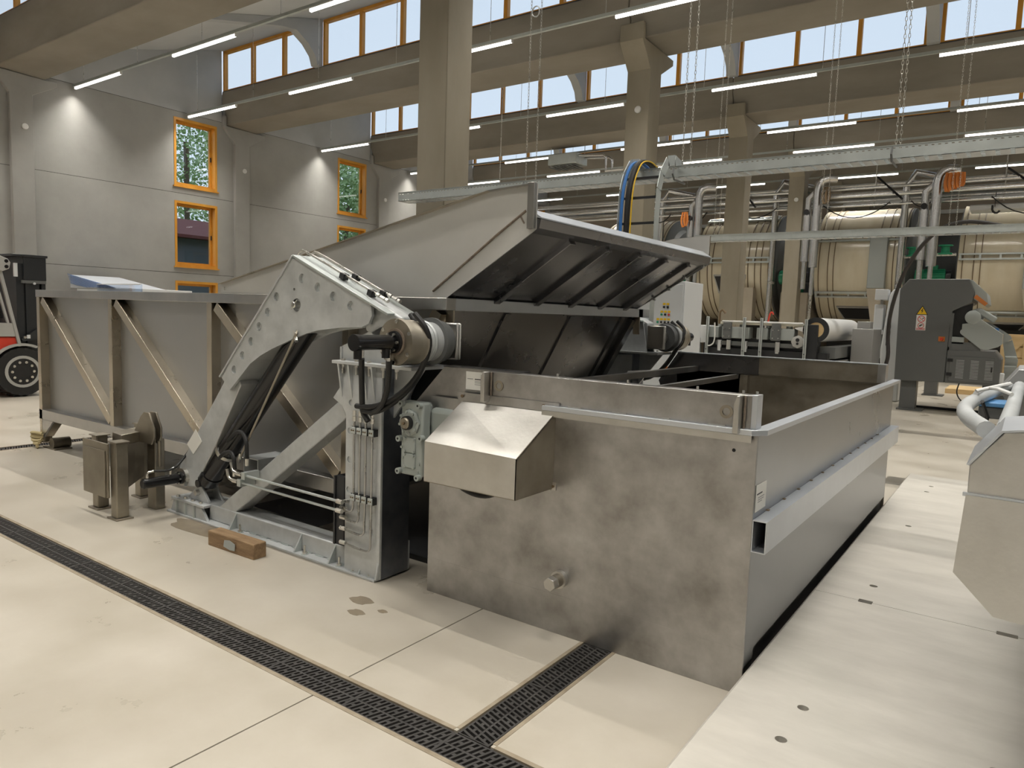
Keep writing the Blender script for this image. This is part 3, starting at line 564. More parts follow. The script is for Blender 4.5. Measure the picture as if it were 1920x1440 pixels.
# ---------- lift arm ----------
AP = [(-3.906,1.957), (-4.1,1.785), (-4.46, 1.41), (-4.70, 1.12), (-4.60, 1.04), (-4.36, 1.245), (-4.24, 1.31), (-4.12, 1.36), (-3.92, 1.43), (-3.78, 1.475), (-3.65, 1.505), (-3.43, 1.53), (-3.25, 1.54), (-3.19, 1.565), (-3.165, 1.61), (-3.17, 1.66), (-3.20, 1.695), (-3.47, 1.795), (-3.87, 1.955)]
def make_arm():
    t = thing('lift_arm', 'bent galvanised lift arm with round plug welds over the tipping frame', 'arm', (-2.95, 3.12, 1.48), 'lift arms beside the trough')
    for y0, y1, n_ in ((3.0, 3.02, 1), (3.2, 3.22, 0)):
        p = part(G().prism(AP, 'y', y0, y1), 'side_plate', 'galvanised', t, bevel=.003 if not n_ else 0)
        if n_:
            c = G(); HS = [(-3.81, 1.83), (-3.655, 1.775), (-3.51, 1.72), (-3.35, 1.665), (-4.07, 1.71), (-4.165, 1.605), (-4.26, 1.505), (-4.35, 1.40), (-4.45, 1.295), (-4.55, 1.19)]
            for x, z in HS: c.cyl((x, 2.99, z), (x, 3.016, z), .032, 24, .026)
            c.cyl((-3.86, 2.99, 1.66), (-3.86, 3.03, 1.66), .042, 20); c.cyl((-3.885, 2.99, 1.76), (-3.885, 3.03, 1.76), .010, 10); c.cyl((-3.935, 2.99, 1.935), (-3.935, 3.03, 1.935), .008, 10)
            cut(p, c)
            for x, z in HS: part(G().ring((x+.002, 3.016, z), (0, -1, 0), .019, .024, .004, 18), 'plug_weld', 'galv_pale', t)
    cx, cz = -3.85, 1.55; core = [(x+(cx-x)*.05, z+(cz-z)*.05-.005) for x, z in AP]
    core = [(-3.90, 1.93), (-4.10, 1.77), (-4.44, 1.40), (-4.67, 1.12), (-4.60, 1.06), (-4.36, 1.265), (-4.12, 1.38), (-3.92, 1.45), (-3.65, 1.525), (-3.43, 1.55), (-3.2, 1.56), (-3.2, 1.68), (-3.47, 1.78)]
    part(G().prism(core, 'y', 3.02, 3.2), 'arm_core', 'galvanised', t)
    # plate over the sloping top edge and down the left edge
    part(G().bar((-3.89, 3.11, 1.975), (-3.02, 3.11, 1.622), .014, .25), 'top_plate', 'galv_pale', t, bevel=.002)
    part(G().bar((-3.90, 3.11, 1.975), (-4.72, 3.11, 1.125), .012, .24), 'top_plate', 'galvanised', t, bevel=.002)
    part(G().prism([(-3.26, 1.73), (-2.97, 1.61), (-2.92, 1.38), (-3.08, 1.44), (-3.26, 1.52)], 'y', 3.04, 3.18), 'arm_neck', 'galvanised', t, bevel=.01)
    # lower box section to the locking pin
    part(G().prism([(-4.60, 1.22), (-4.68, 1.14), (-5.335, .37), (-5.34, .28), (-5.28, .22), (-5.12, .24), (-4.84, .60), (-4.52, 1.08)], 'y', 3.035, 3.185), 'lower_arm', 'galvanised', t, bevel=.006)
    part(G().ring((-5.26, 3.035, .30), (0, -1, 0), .03, .068, .03, 28), 'pin_collar', 'bolt_steel', t)
    c = part(G().lathe([(0, .05), (.03, .05), (.03, .038), (.30, .038), (.31, .03)], (-5.26, 3.01, .295), (0, -1, 0), 24), 'pin_cylinder', 'black_gloss', t)
    for k in range(6): w = k*math.pi/3; part(G().hexb((-5.26+.043*math.cos(w), 2.98, .295+.043*math.sin(w)), (0, -1, 0), .007, .01), 'bolt', 'bolt_steel', c)
    for y in (2.74, 2.92): part(G().tube([(-5.26, y, .335), (-5.26, y, .375), (-5.24, y+.04, .385)], .010, 8, sm=1), 'elbow_fitting', 'bolt_steel', c)
    part(G().tube([(-5.25, 2.77, .385), (-5.2, 2.9, .375), (-5.25, 3.0, .42), (-5.24, 3.10, .55), (-4.95, 3.12, .87), (-4.72, 3.12, 1.13), (-4.55, 3.12, 1.32)], .009, 8, sm=2), 'hose', 'rubber', t)
    # pivot pin and lifting pin
    p = part(G().lathe([(0, .022), (.05, .022), (.055, .016)], (-3.87, 3.03, 1.66), (0, -1, 0), 20), 'pin_end', 'bolt_steel', t); part(G().cyl((-3.90, 2.985, 1.63), (-3.84, 2.985, 1.69), .004, 6), 'split_pin', 'bolt_steel', p)
    # top pipes with clamps
    for y, dz in ((3.07, .035), (3.17, .035)):
        pp = part(G().tube([(-4.1, y, 1.74), (-3.97, y, 1.90+dz), (-3.91, y, 1.985+dz), (-3.84, y, 1.965+dz), (-3.5, y, 1.827+dz), (-3.2, y, 1.705+dz)], .0085, 8, sm=1), 'hydraulic_pipe', 'bolt_steel', t)
        part(G().hexb((-3.2, y, 1.705+dz), (.925, 0, -.38), .014, .03).hexb((-3.165, y, 1.69+dz), (.925, 0, -.38), .012, .04).hexb((-3.12, y, 1.672+dz), (.925, 0, -.38), .014, .02), 'fitting', 'bolt_steel', pp)
        for x in (-3.49, -3.24):
            z = 1.985-(x+3.89)*-.4057 if 0 else 1.985-(x+3.89)*.4057+.024
            part(G().bar((x-.018, y, z+.007), (x+.018, y, z-.007), .036, .045), 'pipe_clamp', 'black', pp)
    # hub: concentric drums on the pivot axis
    o = (-2.80, 2.85, 1.475)
    hb = part(G().lathe([(0, .10), (0, .128), (.03, .130), (.035, .124), (.13, .122), (.14, .128)], (-2.80, 2.83, 1.475), (0, 1, 0), 40), 'pivot_flange', 'worn_steel', t)
    part(G().lathe([(0, .112), (.20, .112)], (-2.80, 2.97, 1.475), (0, 1, 0), 40), 'pivot_tube', 'galvanised', t)
    part(G().lathe([(0, .118), (.012, .122), (.03, .115)], (-2.80, 3.03, 1.475), (0, 1, 0), 40), 'pivot_collar', 'galvanised', t)
    part(G().lathe([(0, .138), (.02, .138), (.022, .126), (.085, .120)], (-2.80, 3.11, 1.475), (0, 1, 0), 40), 'pivot_disc', 'machine_dark', t)
    part(G().box(-2.91, -2.735, 3.275, 3.295, 1.365, 1.585), 'pivot_plate', 'truss_steel', t, bevel=.012); part(G().box(-2.91, -2.735, 3.30, 3.32, 1.365, 1.585), 'pivot_plate', 'truss_steel', t, bevel=.012)
    part(G().lathe([(0, .07), (.12, .07)], (-2.82, 3.19, 1.475), (0, 1, 0), 24), 'pivot_shaft', 'bolt_steel', t)
    for k in range(6):
        w = k*math.pi/3+.45; part(G().hexb((-2.80+.113*math.cos(w), 2.84, 1.475+.113*math.sin(w)), (0, -1, 0), .012, .014), 'bolt', 'bolt_steel', hb)
    part(G().ring((-2.80, 2.835, 1.475), (0, -1, 0), .062, .074, .012, 32), 'bearing_ring', 'weld', hb)
    part(G().lathe([(0, .060), (.02, .060)], (-2.80, 2.83, 1.475), (0, -1, 0), 32), 'bearing_bore', 'black', hb)
    c = part(G().lathe([(0, .055), (.03, .055), (.03, .040), (.26, .040), (.27, .044), (.30, .044)], (-2.80, 2.83, 1.475), (0, -1, 0), 28), 'pivot_cylinder', 'black_gloss', t)
    part(G().cyl((-2.80, 2.56, 1.44), (-2.80, 2.56, 1.39), .022, 12).cyl((-2.80, 2.76, 1.44), (-2.80, 2.76, 1.39), .022, 12), 'port', 'black_gloss', c)
    for k in range(6): w = k*math.pi/3; part(G().hexb((-2.80+.047*math.cos(w), 2.80, 1.475+.047*math.sin(w)), (0, -1, 0), .008, .012), 'bolt', 'bolt_steel', c)
    return t
ar = make_arm()
label_plate((-5.241,3.034,0.569), (.55, 0, .65), (-.62, 0, .72), .0, .0, ar, [], (0, -1, 0)) if 0 else None
a_, b_, c_, d_ = (-5.217,3.033,0.56), (-5.097,3.033,0.691), (-5.012,3.033,0.608), (-5.129,3.033,0.493)
lb = part(G().quad(d_, c_, b_, a_, .002), 'label_sheet', 'paper', ar, smooth=False)
# ---------- hydraulic ram ----------
def make_ram():
    t = thing('hydraulic_ram', 'thick black hydraulic ram rising diagonally under the bent lift arm', 'hydraulic ram', (-4.99, 3.11, .19), 'rams under the lift arms')
    A, B = Vector((-5.063,3.11,0.277)), Vector((-3.806,3.11,1.601)); d = (B-A).normalized(); L = (B-A).length
    part(G().lathe([(0, .06), (.02, .085), (.1, .085), (.1, .078), (L*.97, .078), (L, .07)], A, d, 28), 'barrel', 'black_gloss', t)
    part(G().cyl(A+Vector((0, -.09, 0)), A+Vector((0, .09, 0)), .03, 16), 'eye', 'black_gloss', t)
    part(G().ring(A+d*.36, d, .079, .085, .03, 28), 'clamp_band', 'bolt_steel', t)
    part(G().tube([(-4.472,2.99,0.558), (-3.847,2.99,1.477), (-3.877,3.03,1.528)], .008, 8), 'feed_pipe', 'worn_steel', t)
    part(G().cyl((-3.846,2.99,1.425), (-3.907,3.02,1.509), .014, 8).cyl((-4.453,2.99,0.603), (-4.485,2.99,0.536), .014, 8), 'fitting', 'bolt_steel', t)
    return t
ram = make_ram()
# far side mirror images
def mirror_copy(o, label):
    r = copy_tree(o); r.location = (r.location.x, 9.58-r.location.y, r.location.z); r.scale = (1, -1, 1); r['label'] = label; return r
mirror_copy(fr, 'dark tipping frame on the far side of the trough, by the white control cabinet')
mirror_copy(ar, 'lift arm on the far side with drum shaped pivot beside the white control cabinet')
mirror_copy(ram, 'black hydraulic ram of the far side, behind the trough')
# ---------- tipping trough ----------
t = thing('tipping_trough', 'long stainless steel trough with diagonal bracing and a raised chute tipped towards the tank', 'trough', (-5.9, 4.8, .1))
Y0, Y1 = 3.40, 6.20
part(G().prism([(-8.78, .36), (-3.70, .36), (-2.99, 1.66), (-8.78, 1.66)], 'y', Y0+.085, Y0+.10), 'side_panel', 'panel_steel', t)
part(G().prism([(-8.78, .36), (-3.70, .36), (-2.99, 1.66), (-8.78, 1.66)], 'y', Y1-.10, Y1-.085), 'side_panel', 'panel_steel', t)
part(G().box(-8.80, -8.78, Y0+.08, Y1-.08, .36, 1.66), 'end_panel', 'panel_steel', t)
part(G().box(-8.78, -3.72, Y0+.09, Y1-.09, .33, .36), 'bottom', 'truss_steel', t)
for y in (Y0, Y1-.09):
    part(G().box(-8.82, -2.93, y, y+.09, 1.657, 1.735), 'top_rail', 'truss_steel', t, bevel=.004)
    part(G().box(-8.82, -3.80, y, y+.09, .32, .43), 'bottom_rail', 'truss_steel', t, bevel=.004)
    for x in (-8.80, -7.21, -5.54, -3.88):
        part(G().box(x, x+.07, y, y+.095, .43 if x > -8.8 else .06, 1.657), 'post', 'truss_brown', t, bevel=.003)
    for (xa, za), (xb, zb) in (((-8.68, 1.63), (-7.22, .47)), ((-7.08, 1.63), (-5.56, .45)), ((-5.42, 1.63), (-3.92, .46))):
        part(G().bar((xa, y+.045, za), (xb, y+.045, zb), .085, .085), 'diagonal_brace', 'truss_brown', t, bevel=.003)
for y in (Y0, Y1-.02):
    part(G().prism([(-8.74, .32), (-8.74, .12), (-8.70, .12), (-8.45, .32)], 'y', y, y+.015), 'corner_gusset', 'truss_steel', t)
    part(G().bar((-8.71, y+.05, .13), (-8.45, y+.05, .33), .01, .1), 'corner_gusset', 'truss_brown', t)
for x in (-8.80, -3.02): part(G().box(x, x+.09 if x > -5 else x+.08, Y0+.09, Y1-.09 if x < -5 else 6.34, 1.657, 1.735), 'cross_rail', 'bright_steel' if x > -5 else 'truss_steel', t, bevel=.004)
# sloping end wall under the rail
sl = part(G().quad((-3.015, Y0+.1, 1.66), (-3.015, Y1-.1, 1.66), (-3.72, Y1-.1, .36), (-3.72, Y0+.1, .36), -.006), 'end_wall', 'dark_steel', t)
for y in (4.16, 5.05, 5.95):
    part(G().bar((-3.01, y, 1.65), (-3.70, y, .37), .07, .02, (1, 0, -.55)), 'stiffener', 'dark_steel', sl)
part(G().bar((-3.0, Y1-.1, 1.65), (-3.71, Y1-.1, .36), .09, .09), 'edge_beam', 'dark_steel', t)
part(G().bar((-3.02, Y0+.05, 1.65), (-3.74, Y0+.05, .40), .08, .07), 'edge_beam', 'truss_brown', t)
for y in (3.48, 6.14): part(G().box(-2.99, -2.93, y-.015, y, 1.50, 1.657), 'pivot_lug', 'truss_brown', t)
# chute
SP = [(-5.36, 1.737), (-5.36, 1.81), (-2.63, 2.36), (-2.30, 2.38), (-2.30, 2.13), (-2.36, 2.09), (-2.945, 1.737)]
for y, yy in ((Y0+.02, -1), (6.11, 1)):
    s = part(G().prism(SP, 'y', y, y+.008), 'chute_side', 'chute_steel', t)
    e = .0 if yy < 0 else .008
    def fl(p, q, w=.028): 
        a = G(); d = Vector((q[0]-p[0], 0, q[1]-p[1])); yc = y-w/2 if yy < 0 else y+.008+w/2
        return a.bar((p[0], yc, p[1]), (q[0], yc, q[1]), .006, w)
    part(fl((-5.36, 1.81), (-2.63, 2.36)), 'flange', 'truss_brown', s); part(fl((-2.63, 2.36), (-2.30, 2.38)), 'flange', 'truss_steel', s)
    part(fl((-2.305, 2.38), (-2.305, 2.13)), 'flange', 'truss_brown', s)
    if yy < 0: part(G().box(-2.345, -2.30, y-.03, y, 2.13, 2.385), 'end_flange', 'truss_steel', s, bevel=.002)
part(G().tube([(-2.37, Y0+.018, 2.235), (-2.58, Y0+.016, 2.10), (-2.80, Y0+.018, 1.95), (-3.06, Y0+.017, 1.775)], .007, 6), 'weld', 'weld', t)
part(G().tube([(-2.41, Y0+.018, 2.21), (-2.38, Y0+.018, 2.165)], .005, 6), 'weld', 'weld', t)
part(G().hexb((-5.31, Y0+.02, 1.775), (0, -1, 0), .012, .01), 'bolt', 'bolt_steel', t)
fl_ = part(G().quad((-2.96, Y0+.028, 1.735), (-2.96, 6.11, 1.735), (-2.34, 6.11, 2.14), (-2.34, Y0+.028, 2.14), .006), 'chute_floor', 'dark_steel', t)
for i, y in enumerate((3.92, 4.40, 4.88, 5.36, 5.82)):
    g = G().add([(-2.935, y-.03, 1.737), (-2.935, y+.03, 1.737), (-2.935, y+.03, 1.81), (-2.935, y-.03, 1.81), (-2.36, y-.03, 2.115), (-2.36, y+.03, 2.115), (-2.42, y+.03, 2.14), (-2.42, y-.03, 2.14)],
                [(0, 1, 2, 3), (7, 6, 5, 4), (0, 4, 5, 1), (1, 5, 6, 2), (2, 6, 7, 3), (3, 7, 4, 0)])
    g = G().bar((-2.955, y, 1.725), (-2.36, y, 2.112), .05, .07, (0, 1, 0))
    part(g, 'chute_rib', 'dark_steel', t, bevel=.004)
    part(G().box(-2.93, -2.915, y-.032, y+.032, 1.737, 1.815), 'rib_end', 'galv_pale', t, bevel=.002)
part(G().prism([(-2.36, 2.24), (-2.35, 2.245), (-2.272, 2.195), (-2.272, 2.188), (-2.36, 2.21)], 'y', Y0+.03, 6.10), 'chute_lip', 'bright_steel', t, label='polished bent steel lip')
part(G().prism([(-2.36, 2.21), (-2.29, 2.187), (-2.274, 2.186), (-2.285, 2.135), (-2.36, 2.115)], 'y', Y0+.03, 6.10), 'lip_underside', 'dark_steel', t)
for k, (x, z) in enumerate(((-2.36, 2.12), (-2.52, 2.02), (-2.66, 1.92), (-2.80, 1.83))): part(G().cyl((x+.02, 6.085, z-.005), (x+.02, 6.11, z-.005), .012, 10), 'rivet', 'white', t)
tag(part(G().box(-5.0, -3.0, 3.44, 6.1, 0, .035), 'drip_tray', 'machine_black'), 'flat black tray lying on the floor below the right end of the trough', 'tray')  # black slab added to deepen the shade under the trough
# foot with roller and rope
w = part(G().cyl((-8.62, 3.44, .06), (-8.62, 3.62, .06), .06, 20), 'roller', 'worn_steel', t)
part(G().box(-8.80, -8.50, Y0+.02, Y0+.2, .0, .012), 'foot_plate', 'worn_steel', t)
rp = thing('rope_bundle', 'knotted beige rope wrapped around the left foot of the trough', 'rope', (-8.84, 3.36, 0))
for i in range(5): part(G().tube([(-8.80+.075*math.cos(a*.7), 3.37-.03*math.cos(a*.7+i), .028+i*.033+.012*math.sin(a*.7)) for a in range(10)], .017, 8), 'rope_turn', 'rope', rp)
# ---------- support stand ----------
t = thing('support_stand', 'worn brown steel stand with square legs and forked cradle, left of the lift arm', 'stand', (-5.7, 2.8, 0))
L1, L2, L3 = (-5.50, 2.655), (-5.90, 2.70), (-6.0, 3.09)
for (x, y), top, s in ((L1, .585, .075), (L2, .585, .07), (L3, .62, .075)):
    part(G().box(x-s/1.6, x+s/1.6, y-s/1.6, y+s/1.6, .012, top), 'leg', 'worn_steel', t, bevel=.008)
    part(G().box(x-.075, x+.075, y-.065, y+.065, 0, .012), 'foot_plate', 'worn_steel', t, bevel=.002)
    part(G().box(x-.06, x+.06, y-.055, y+.055, top, top+.010), 'cap_plate', 'worn_steel', t, bevel=.002)
part(G().box(-5.93, -5.535, 2.585, 2.60, .16, .575), 'front_plate', 'worn_steel', t, bevel=.003)
part(G().box(-5.91, -5.565, 2.577, 2.585, .16, .52), 'cover_plate', 'worn_steel', t, bevel=.002)
part(G().prism([(-5.78, 2.74), (-5.60, 2.72), (-5.70, 3.02), (-5.92, 3.04)], 'z', .54, .62), 'arm', 'worn_steel', t, bevel=.004)
part(G().prism([(-5.58, 2.72), (-5.56, 2.73), (-5.90, 3.05), (-5.94, 3.04)], 'z', .2, .56), 'web_plate', 'worn_steel', t)
for y in (2.99, 3.045): part(G().prism([(-5.80, .54), (-5.64, .745), (-5.59, .785), (-5.51, .785), (-5.44, .67), (-5.44, .60), (-5.48, .54)], 'y', y-.1, y-.085), 'cradle_plate', 'worn_steel', t, bevel=.003)
part(G().box(-5.64, -5.52, 2.94, 3.02, 0.0, .57), 'leg', 'worn_steel', t, bevel=.006)
part(G().cyl((-5.47, 2.95, .56), (-5.47, 2.95, .36), .014, 12), 'locking_bar', 'worn_steel', t)
# ---------- timber, offcut, puddle, small debris ----------
a, b_ = Vector((-4.44, 2.70, 0)), Vector((-3.98, 2.745, 0))
g = G().bar((-4.46, 2.785, .05), (-3.965, 2.80, .05), .10, .105, (0, 0, 1))
tb = tag(part(g, 'timber_block', 'wood', bevel=.006), 'rough wooden block lying on the floor before the tipping frame', 'timber')
part(G().prism([(-4.27, .03), (-4.26, .075), (-4.20, .085), (-4.14, .07), (-4.145, .025), (-4.2, .02)], 'y', 2.731, 2.7335), 'grey_patch', 'machine_light', tb)
tag(part(G().rhs(-3.98, -3.87, .0, .10, 3.30, 3.43, .008), 'steel_tube_offcut', 'truss_brown'), 'short piece of square steel tube lying behind the frame base', 'steel tube')
g = G(); pts = []
for i in range(26):
    w = 2*math.pi*i/26; rr_ = 1+.12*math.sin(3*w+1)+.08*math.sin(5*w); pts.append((-4.82+.36*rr_*math.cos(w), 2.90+.10*rr_*math.sin(w)))
tag(part(G().prism(pts, 'z', .0005, .0016), 'oil_puddle', 'puddle', smooth=False), 'dark wet patch on the floor left of the wooden block', 'puddle')
for i, (x, y, r) in enumerate(((-2.95, 2.75, .05), (-2.85, 2.62, .035), (-2.75, 2.72, .02))):
    pts = [(x+r*(1.5+.3*math.sin(4*w))*math.cos(w), y+r*math.sin(w)) for w in [2*math.pi*k/14 for k in range(14)]]
    tag(part(G().prism(pts, 'z', .0005, .0014), 'wet_spot', 'puddle', smooth=False), ['largest damp spot on the floor between frame and tank', 'middle damp spot on the floor between frame and tank', 'smallest damp spot beside the tank corner'][i], 'puddle')
# ---------- forklift ----------
t = thing('forklift', 'grey and red forklift truck with black mast behind the left end of the trough', 'forklift', (-14.2, 4.4, 0))
FX = -13.5
def wheel(y, r, w, x=FX):
    ty = part(G().lathe([(0, r*.62), (.0, r*.93), (w*.12, r*.97), (w*.88, r*.97), (w, r*.93), (w, r*.62)], (x, y, r), (-1, 0, 0), 40), 'tyre', 'rubber', t)
    for k in range(22):
        w_ = 2*math.pi*k/22; c, s = math.cos(w_), math.sin(w_)
        part(G().bar((x+.006, y+c*r*.90, r+s*r*.90), (x-w*.5, y+c*r*.995, r+s*r*.995), .05, .035, (0, c, s)), 'tread_lug', 'rubber', ty)
    part(G().ring((x+.01, y, r), (-1, 0, 0), r*.52, r*.63, w*.6, 32), 'rim', 'fork_grey', t)
    d = part(G().lathe([(0, r*.55), (.05, r*.53), (.08, r*.3), (.02, r*.26), (.0, r*.2)], (x-.02, y, r), (-1, 0, 0), 32), 'wheel_disc', 'machine_dark', t)
    for k in range(10):
        w_ = 2*math.pi*k/10; part(G().cyl((x-.04, y+r*.38*math.cos(w_), r+r*.38*math.sin(w_)), (x+.02, y+r*.38*math.cos(w_), r+r*.38*math.sin(w_)), .022, 8), 'wheel_nut', 'bolt_steel', d)
wheel(4.99, .42, .3); wheel(3.2, .34, .25); wheel(4.99, .42, .3, FX-1.0)
part(G().prism([(2.5, .3), (2.5, 1.0), (4.93, 1.0), (4.97, .86), (4.75, .80), (4.55, .60), (4.5, .36), (3.7, .32)], 'x', FX-1.25, FX-.03), 'body', 'red', t, bevel=.02)
part(G().prism([(3.4, 1.003), (4.935, 1.003), (4.89, 1.22), (3.4, 1.24)], 'x', FX-.3, FX-.005), 'side_panel', 'fork_grey', t)
pts = [(4.99+.50*math.cos(w), .42+.47*math.sin(w)) for w in [math.radians(a) for a in range(62, 175, 10)]]+[(4.99+.455*math.cos(w), .42+.43*math.sin(w)) for w in [math.radians(a) for a in range(174, 61, -10)]]
part(G().prism(pts+[], 'x', FX-.32, FX+.02), 'mudguard', 'fork_grey', t)
for x in (FX-.02, FX-1.2): part(G().bar((x, 4.70, 2.12), (x, 4.96, .84), .05, .06, (1, 0, 0)), 'cab_pillar', 'fork_grey', t, bevel=.01)
part(G().bar((FX-.02, 4.60, 2.1), (FX-.02, 4.80, 1.22), .03, .05, (1, 0, 0)), 'cab_pillar', 'fork_grey', t)
part(G().prism([(4.2, 1.3), (4.2, 2.08), (4.58, 2.08), (4.74, 1.3)], 'x', FX-.05, FX-.04), 'cab_window', 'black_gloss', t)
part(G().box(FX-1.2, FX, 3.4, 4.66, 2.12, 2.22), 'cab_roof', 'fork_grey', t); part(G().box(FX-1.2, FX, 3.4, 3.48, 1.2, 2.14), 'cab_rear', 'fork_grey', t)
for x in (FX-.12, FX-1.1):
    part(G().box(x, x+.08, 5.08, 5.28, .2, 2.28), 'mast_channel', 'fork_black', t); part(G().box(x, x+.06, 4.95, 5.06, .5, 2.2), 'mast_channel', 'fork_black', t)
part(G().box(FX-1.1, FX-.02, 5.05, 5.39, 1.93, 2.32), 'carriage_plate', 'fork_black', t, bevel=.01); part(G().box(FX-1.1, FX, 4.87, 5.41, 2.31, 2.35), 'carriage_top', 'fork_black', t, bevel=.008)
part(G().box(FX-.06, FX-.015, 5.02, 5.38, 1.88, 1.93), 'carriage_bar', 'machine_dark', t); part(G().box(FX-1.1, FX-.04, 5.32, 5.38, .2, 1.9), 'backrest', 'fork_black', t)
part(G().box(FX-1.0, FX-.08, 5.02, 5.3, .5, 2.2), 'mast_core', 'machine_black', t)
part(G().prism([(4.98, .96), (5.2, 1.12), (5.33, 1.12), (5.33, .98), (5.0, .92)], 'x', FX-.05, FX+.01), 'tilt_link', 'fork_black', t); part(G().box(FX, FX+.012, 5.06, 5.11, .97, 1.03), 'sticker', 'cabinet_white', t)
part(G().cyl((FX-.05, 5.03, .99), (FX+.015, 5.03, .99), .022, 12), 'link_pin', 'bolt_steel', t); part(G().cyl((FX-.02, 5.20, 1.88), (FX+.004, 5.20, 1.88), .02, 10), 'sensor', 'cabinet_white', t)
g = part(G().prism([(4.6, 2.12), (4.62, 2.27), (4.70, 2.30), (4.80, 2.26), (4.84, 2.20), (4.82, 2.10), (4.72, 2.05)], 'x', FX, FX+.06), 'lamp_bracket', 'fork_grey', t, bevel=.01)
for z in (2.13, 2.22): part(G().lathe([(0, .03), (.008, .025)], (FX+.06, 4.78, z), (1, 0, 0), 16), 'headlamp', 'black_gloss', g)
part(G().box(FX-.02, FX+.02, 4.90, 4.95, 1.98, 2.2), 'mirror', 'cabinet_white', t)
# wrapped pallet behind the trough
t = thing('wrapped_pallet', 'load under crumpled clear film with blue cords behind the trough', 'pallet', (-18, 9, 0))
part(G().box(-19.6, -16.4, 8.5, 9.7, .12, 1.93), 'load', 'cabinet_white', t, bevel=.01); part(G().box(-19.6, -16.4, 8.5, 9.7, 0, .12), 'pallet', 'plywood', t)
part(G().prism([(-19.9, 1.93), (-19.9, 2.26), (-17.6, 1.95), (-17.6, 1.93)], 'y', 8.48, 9.7), 'film', 'film_white', t, smooth=False)
for i in range(9): part(G().tube([(-20.0+.02*i, 8.46, 2.28-.03*i), (-17.6-.17*i, 8.46, 1.95)], .005, 5), 'cord', 'blue', t)
part(G().box(-18.4, -16.36, 8.44, 8.48, 1.6, 2.03), 'clear_sheet', 'film', t); part(G().box(-18.4, -16.36, 8.43, 8.45, 2.015, 2.035), 'sheet_edge', 'white', t)
# ---------- cable trays with chains ----------
def tray(x0, x1, y, z0, z1, w, label, name='cable_tray'):
    t = thing(name, label, 'cable tray', ((x0+x1)/2, y, z0)); t_ = .003
    h = z1-z0; n = int((x1-x0)/.048)
    for yy in (y, y+w):
        g = G(); rows = [z0+h*.12, z0+h*.80]
        cur = z0
        for r in rows: g.box(x0, x1, yy, yy+t_, cur, r-.004); cur = r+.004
        g.box(x0, x1, yy, yy+t_, cur, z1)
        for r in rows:
            for i in range(n): g.box(x0+i*.048, x0+i*.048+.027, yy, yy+t_, r-.004, r+.004)
        part(g, 'side_strip', 'galv_pale', t, smooth=False); part(G().box(x0, x1, yy-.006, yy+.008, z1, z1+.004), 'edge_fold', 'galv_pale', t)
    g = G()
    for i in range(int((x1-x0)/.1)): g.box(x0+i*.1, x0+i*.1+.07, y, y+w, z0, z0+.003)
    for k in range(5): g.box(x0, x1, y+w*k/4-.006 if k else y, y+w*k/4+.006, z0+.001, z0+.004)
    part(g, 'slotted_bottom', 'galvanised', t, smooth=False)
    return t
T1 = tray(-6.9, 5.0, 6.98, 3.075, 3.185, .22, 'long perforated grey cable tray hanging on chains in front of the concrete columns')
for x in (-3.02, -1.06, -4.85, 1.0): part(G().tube([(x, 6.93, 3.16), (x, 6.90, 3.10), (x, 6.95, 3.05), (x, 7.22, 3.05)], .010, 6), 'hanger_hook', 'machine_dark', T1)
T2 = tray(-4.9, 5.0, 12.3, 3.02, 3.13, .2, 'second thinner cable tray hanging lower in the view across the drums')
def chain(x, y, z0, z1, label, grp):
    g = G(); n = int((z1-z0)/.036)
    for i in range(n):
        z = z0+i*.036+.018; a = (1, 0) if i % 2 else (0, 1); c = []
        for k in range(8):
            w = 2*math.pi*k/8; c.append((x+a[0]*.009*math.cos(w), y+a[1]*.009*math.cos(w), z+.023*math.sin(w)))
        c.append(c[0]); g.tube(c, .0024, 4)
    tag(part(g, 'suspension_chain', 'bolt_steel', smooth=False), label, 'chain', grp)
nm = ['left end of the front cable tray', 'cable riser on the front tray', 'right part of the front tray']
for (xa, xb), w in zip(((-4.91, -4.77), (-2.985, -2.90), (-1.052, -1.018)), nm):
    chain(xa, 7.05, 3.18, 7.0, 'left steel chain of the pair holding the %s' % w, 'chains of the cable trays'); chain(xb, 7.05, 3.18, 7.0, 'right steel chain of the pair holding the %s' % w, 'chains of the cable trays')
for x, w in ((-4.55, 'left end'), (-2.80, 'middle'), (-1.02, 'right part')):
    chain(x-.045, 12.4, 3.13, 8.9, 'left far chain of the pair over the %s of the second cable tray' % w, 'chains of the cable trays'); chain(x+.045, 12.4, 3.13, 8.9, 'right far chain of the pair over the %s of the second cable tray' % w, 'chains of the cable trays')
# coil of wire on the first chain
tag(part(G().tube([(-4.85+.05*math.cos(a*.6), 7.05+.01*math.sin(a), 5.08+.06*math.sin(a*.6)) for a in range(22)], .005, 6), 'wire_coil', 'galvanised'), 'small coil of wire hung on the first pair of chains', 'wire coil')
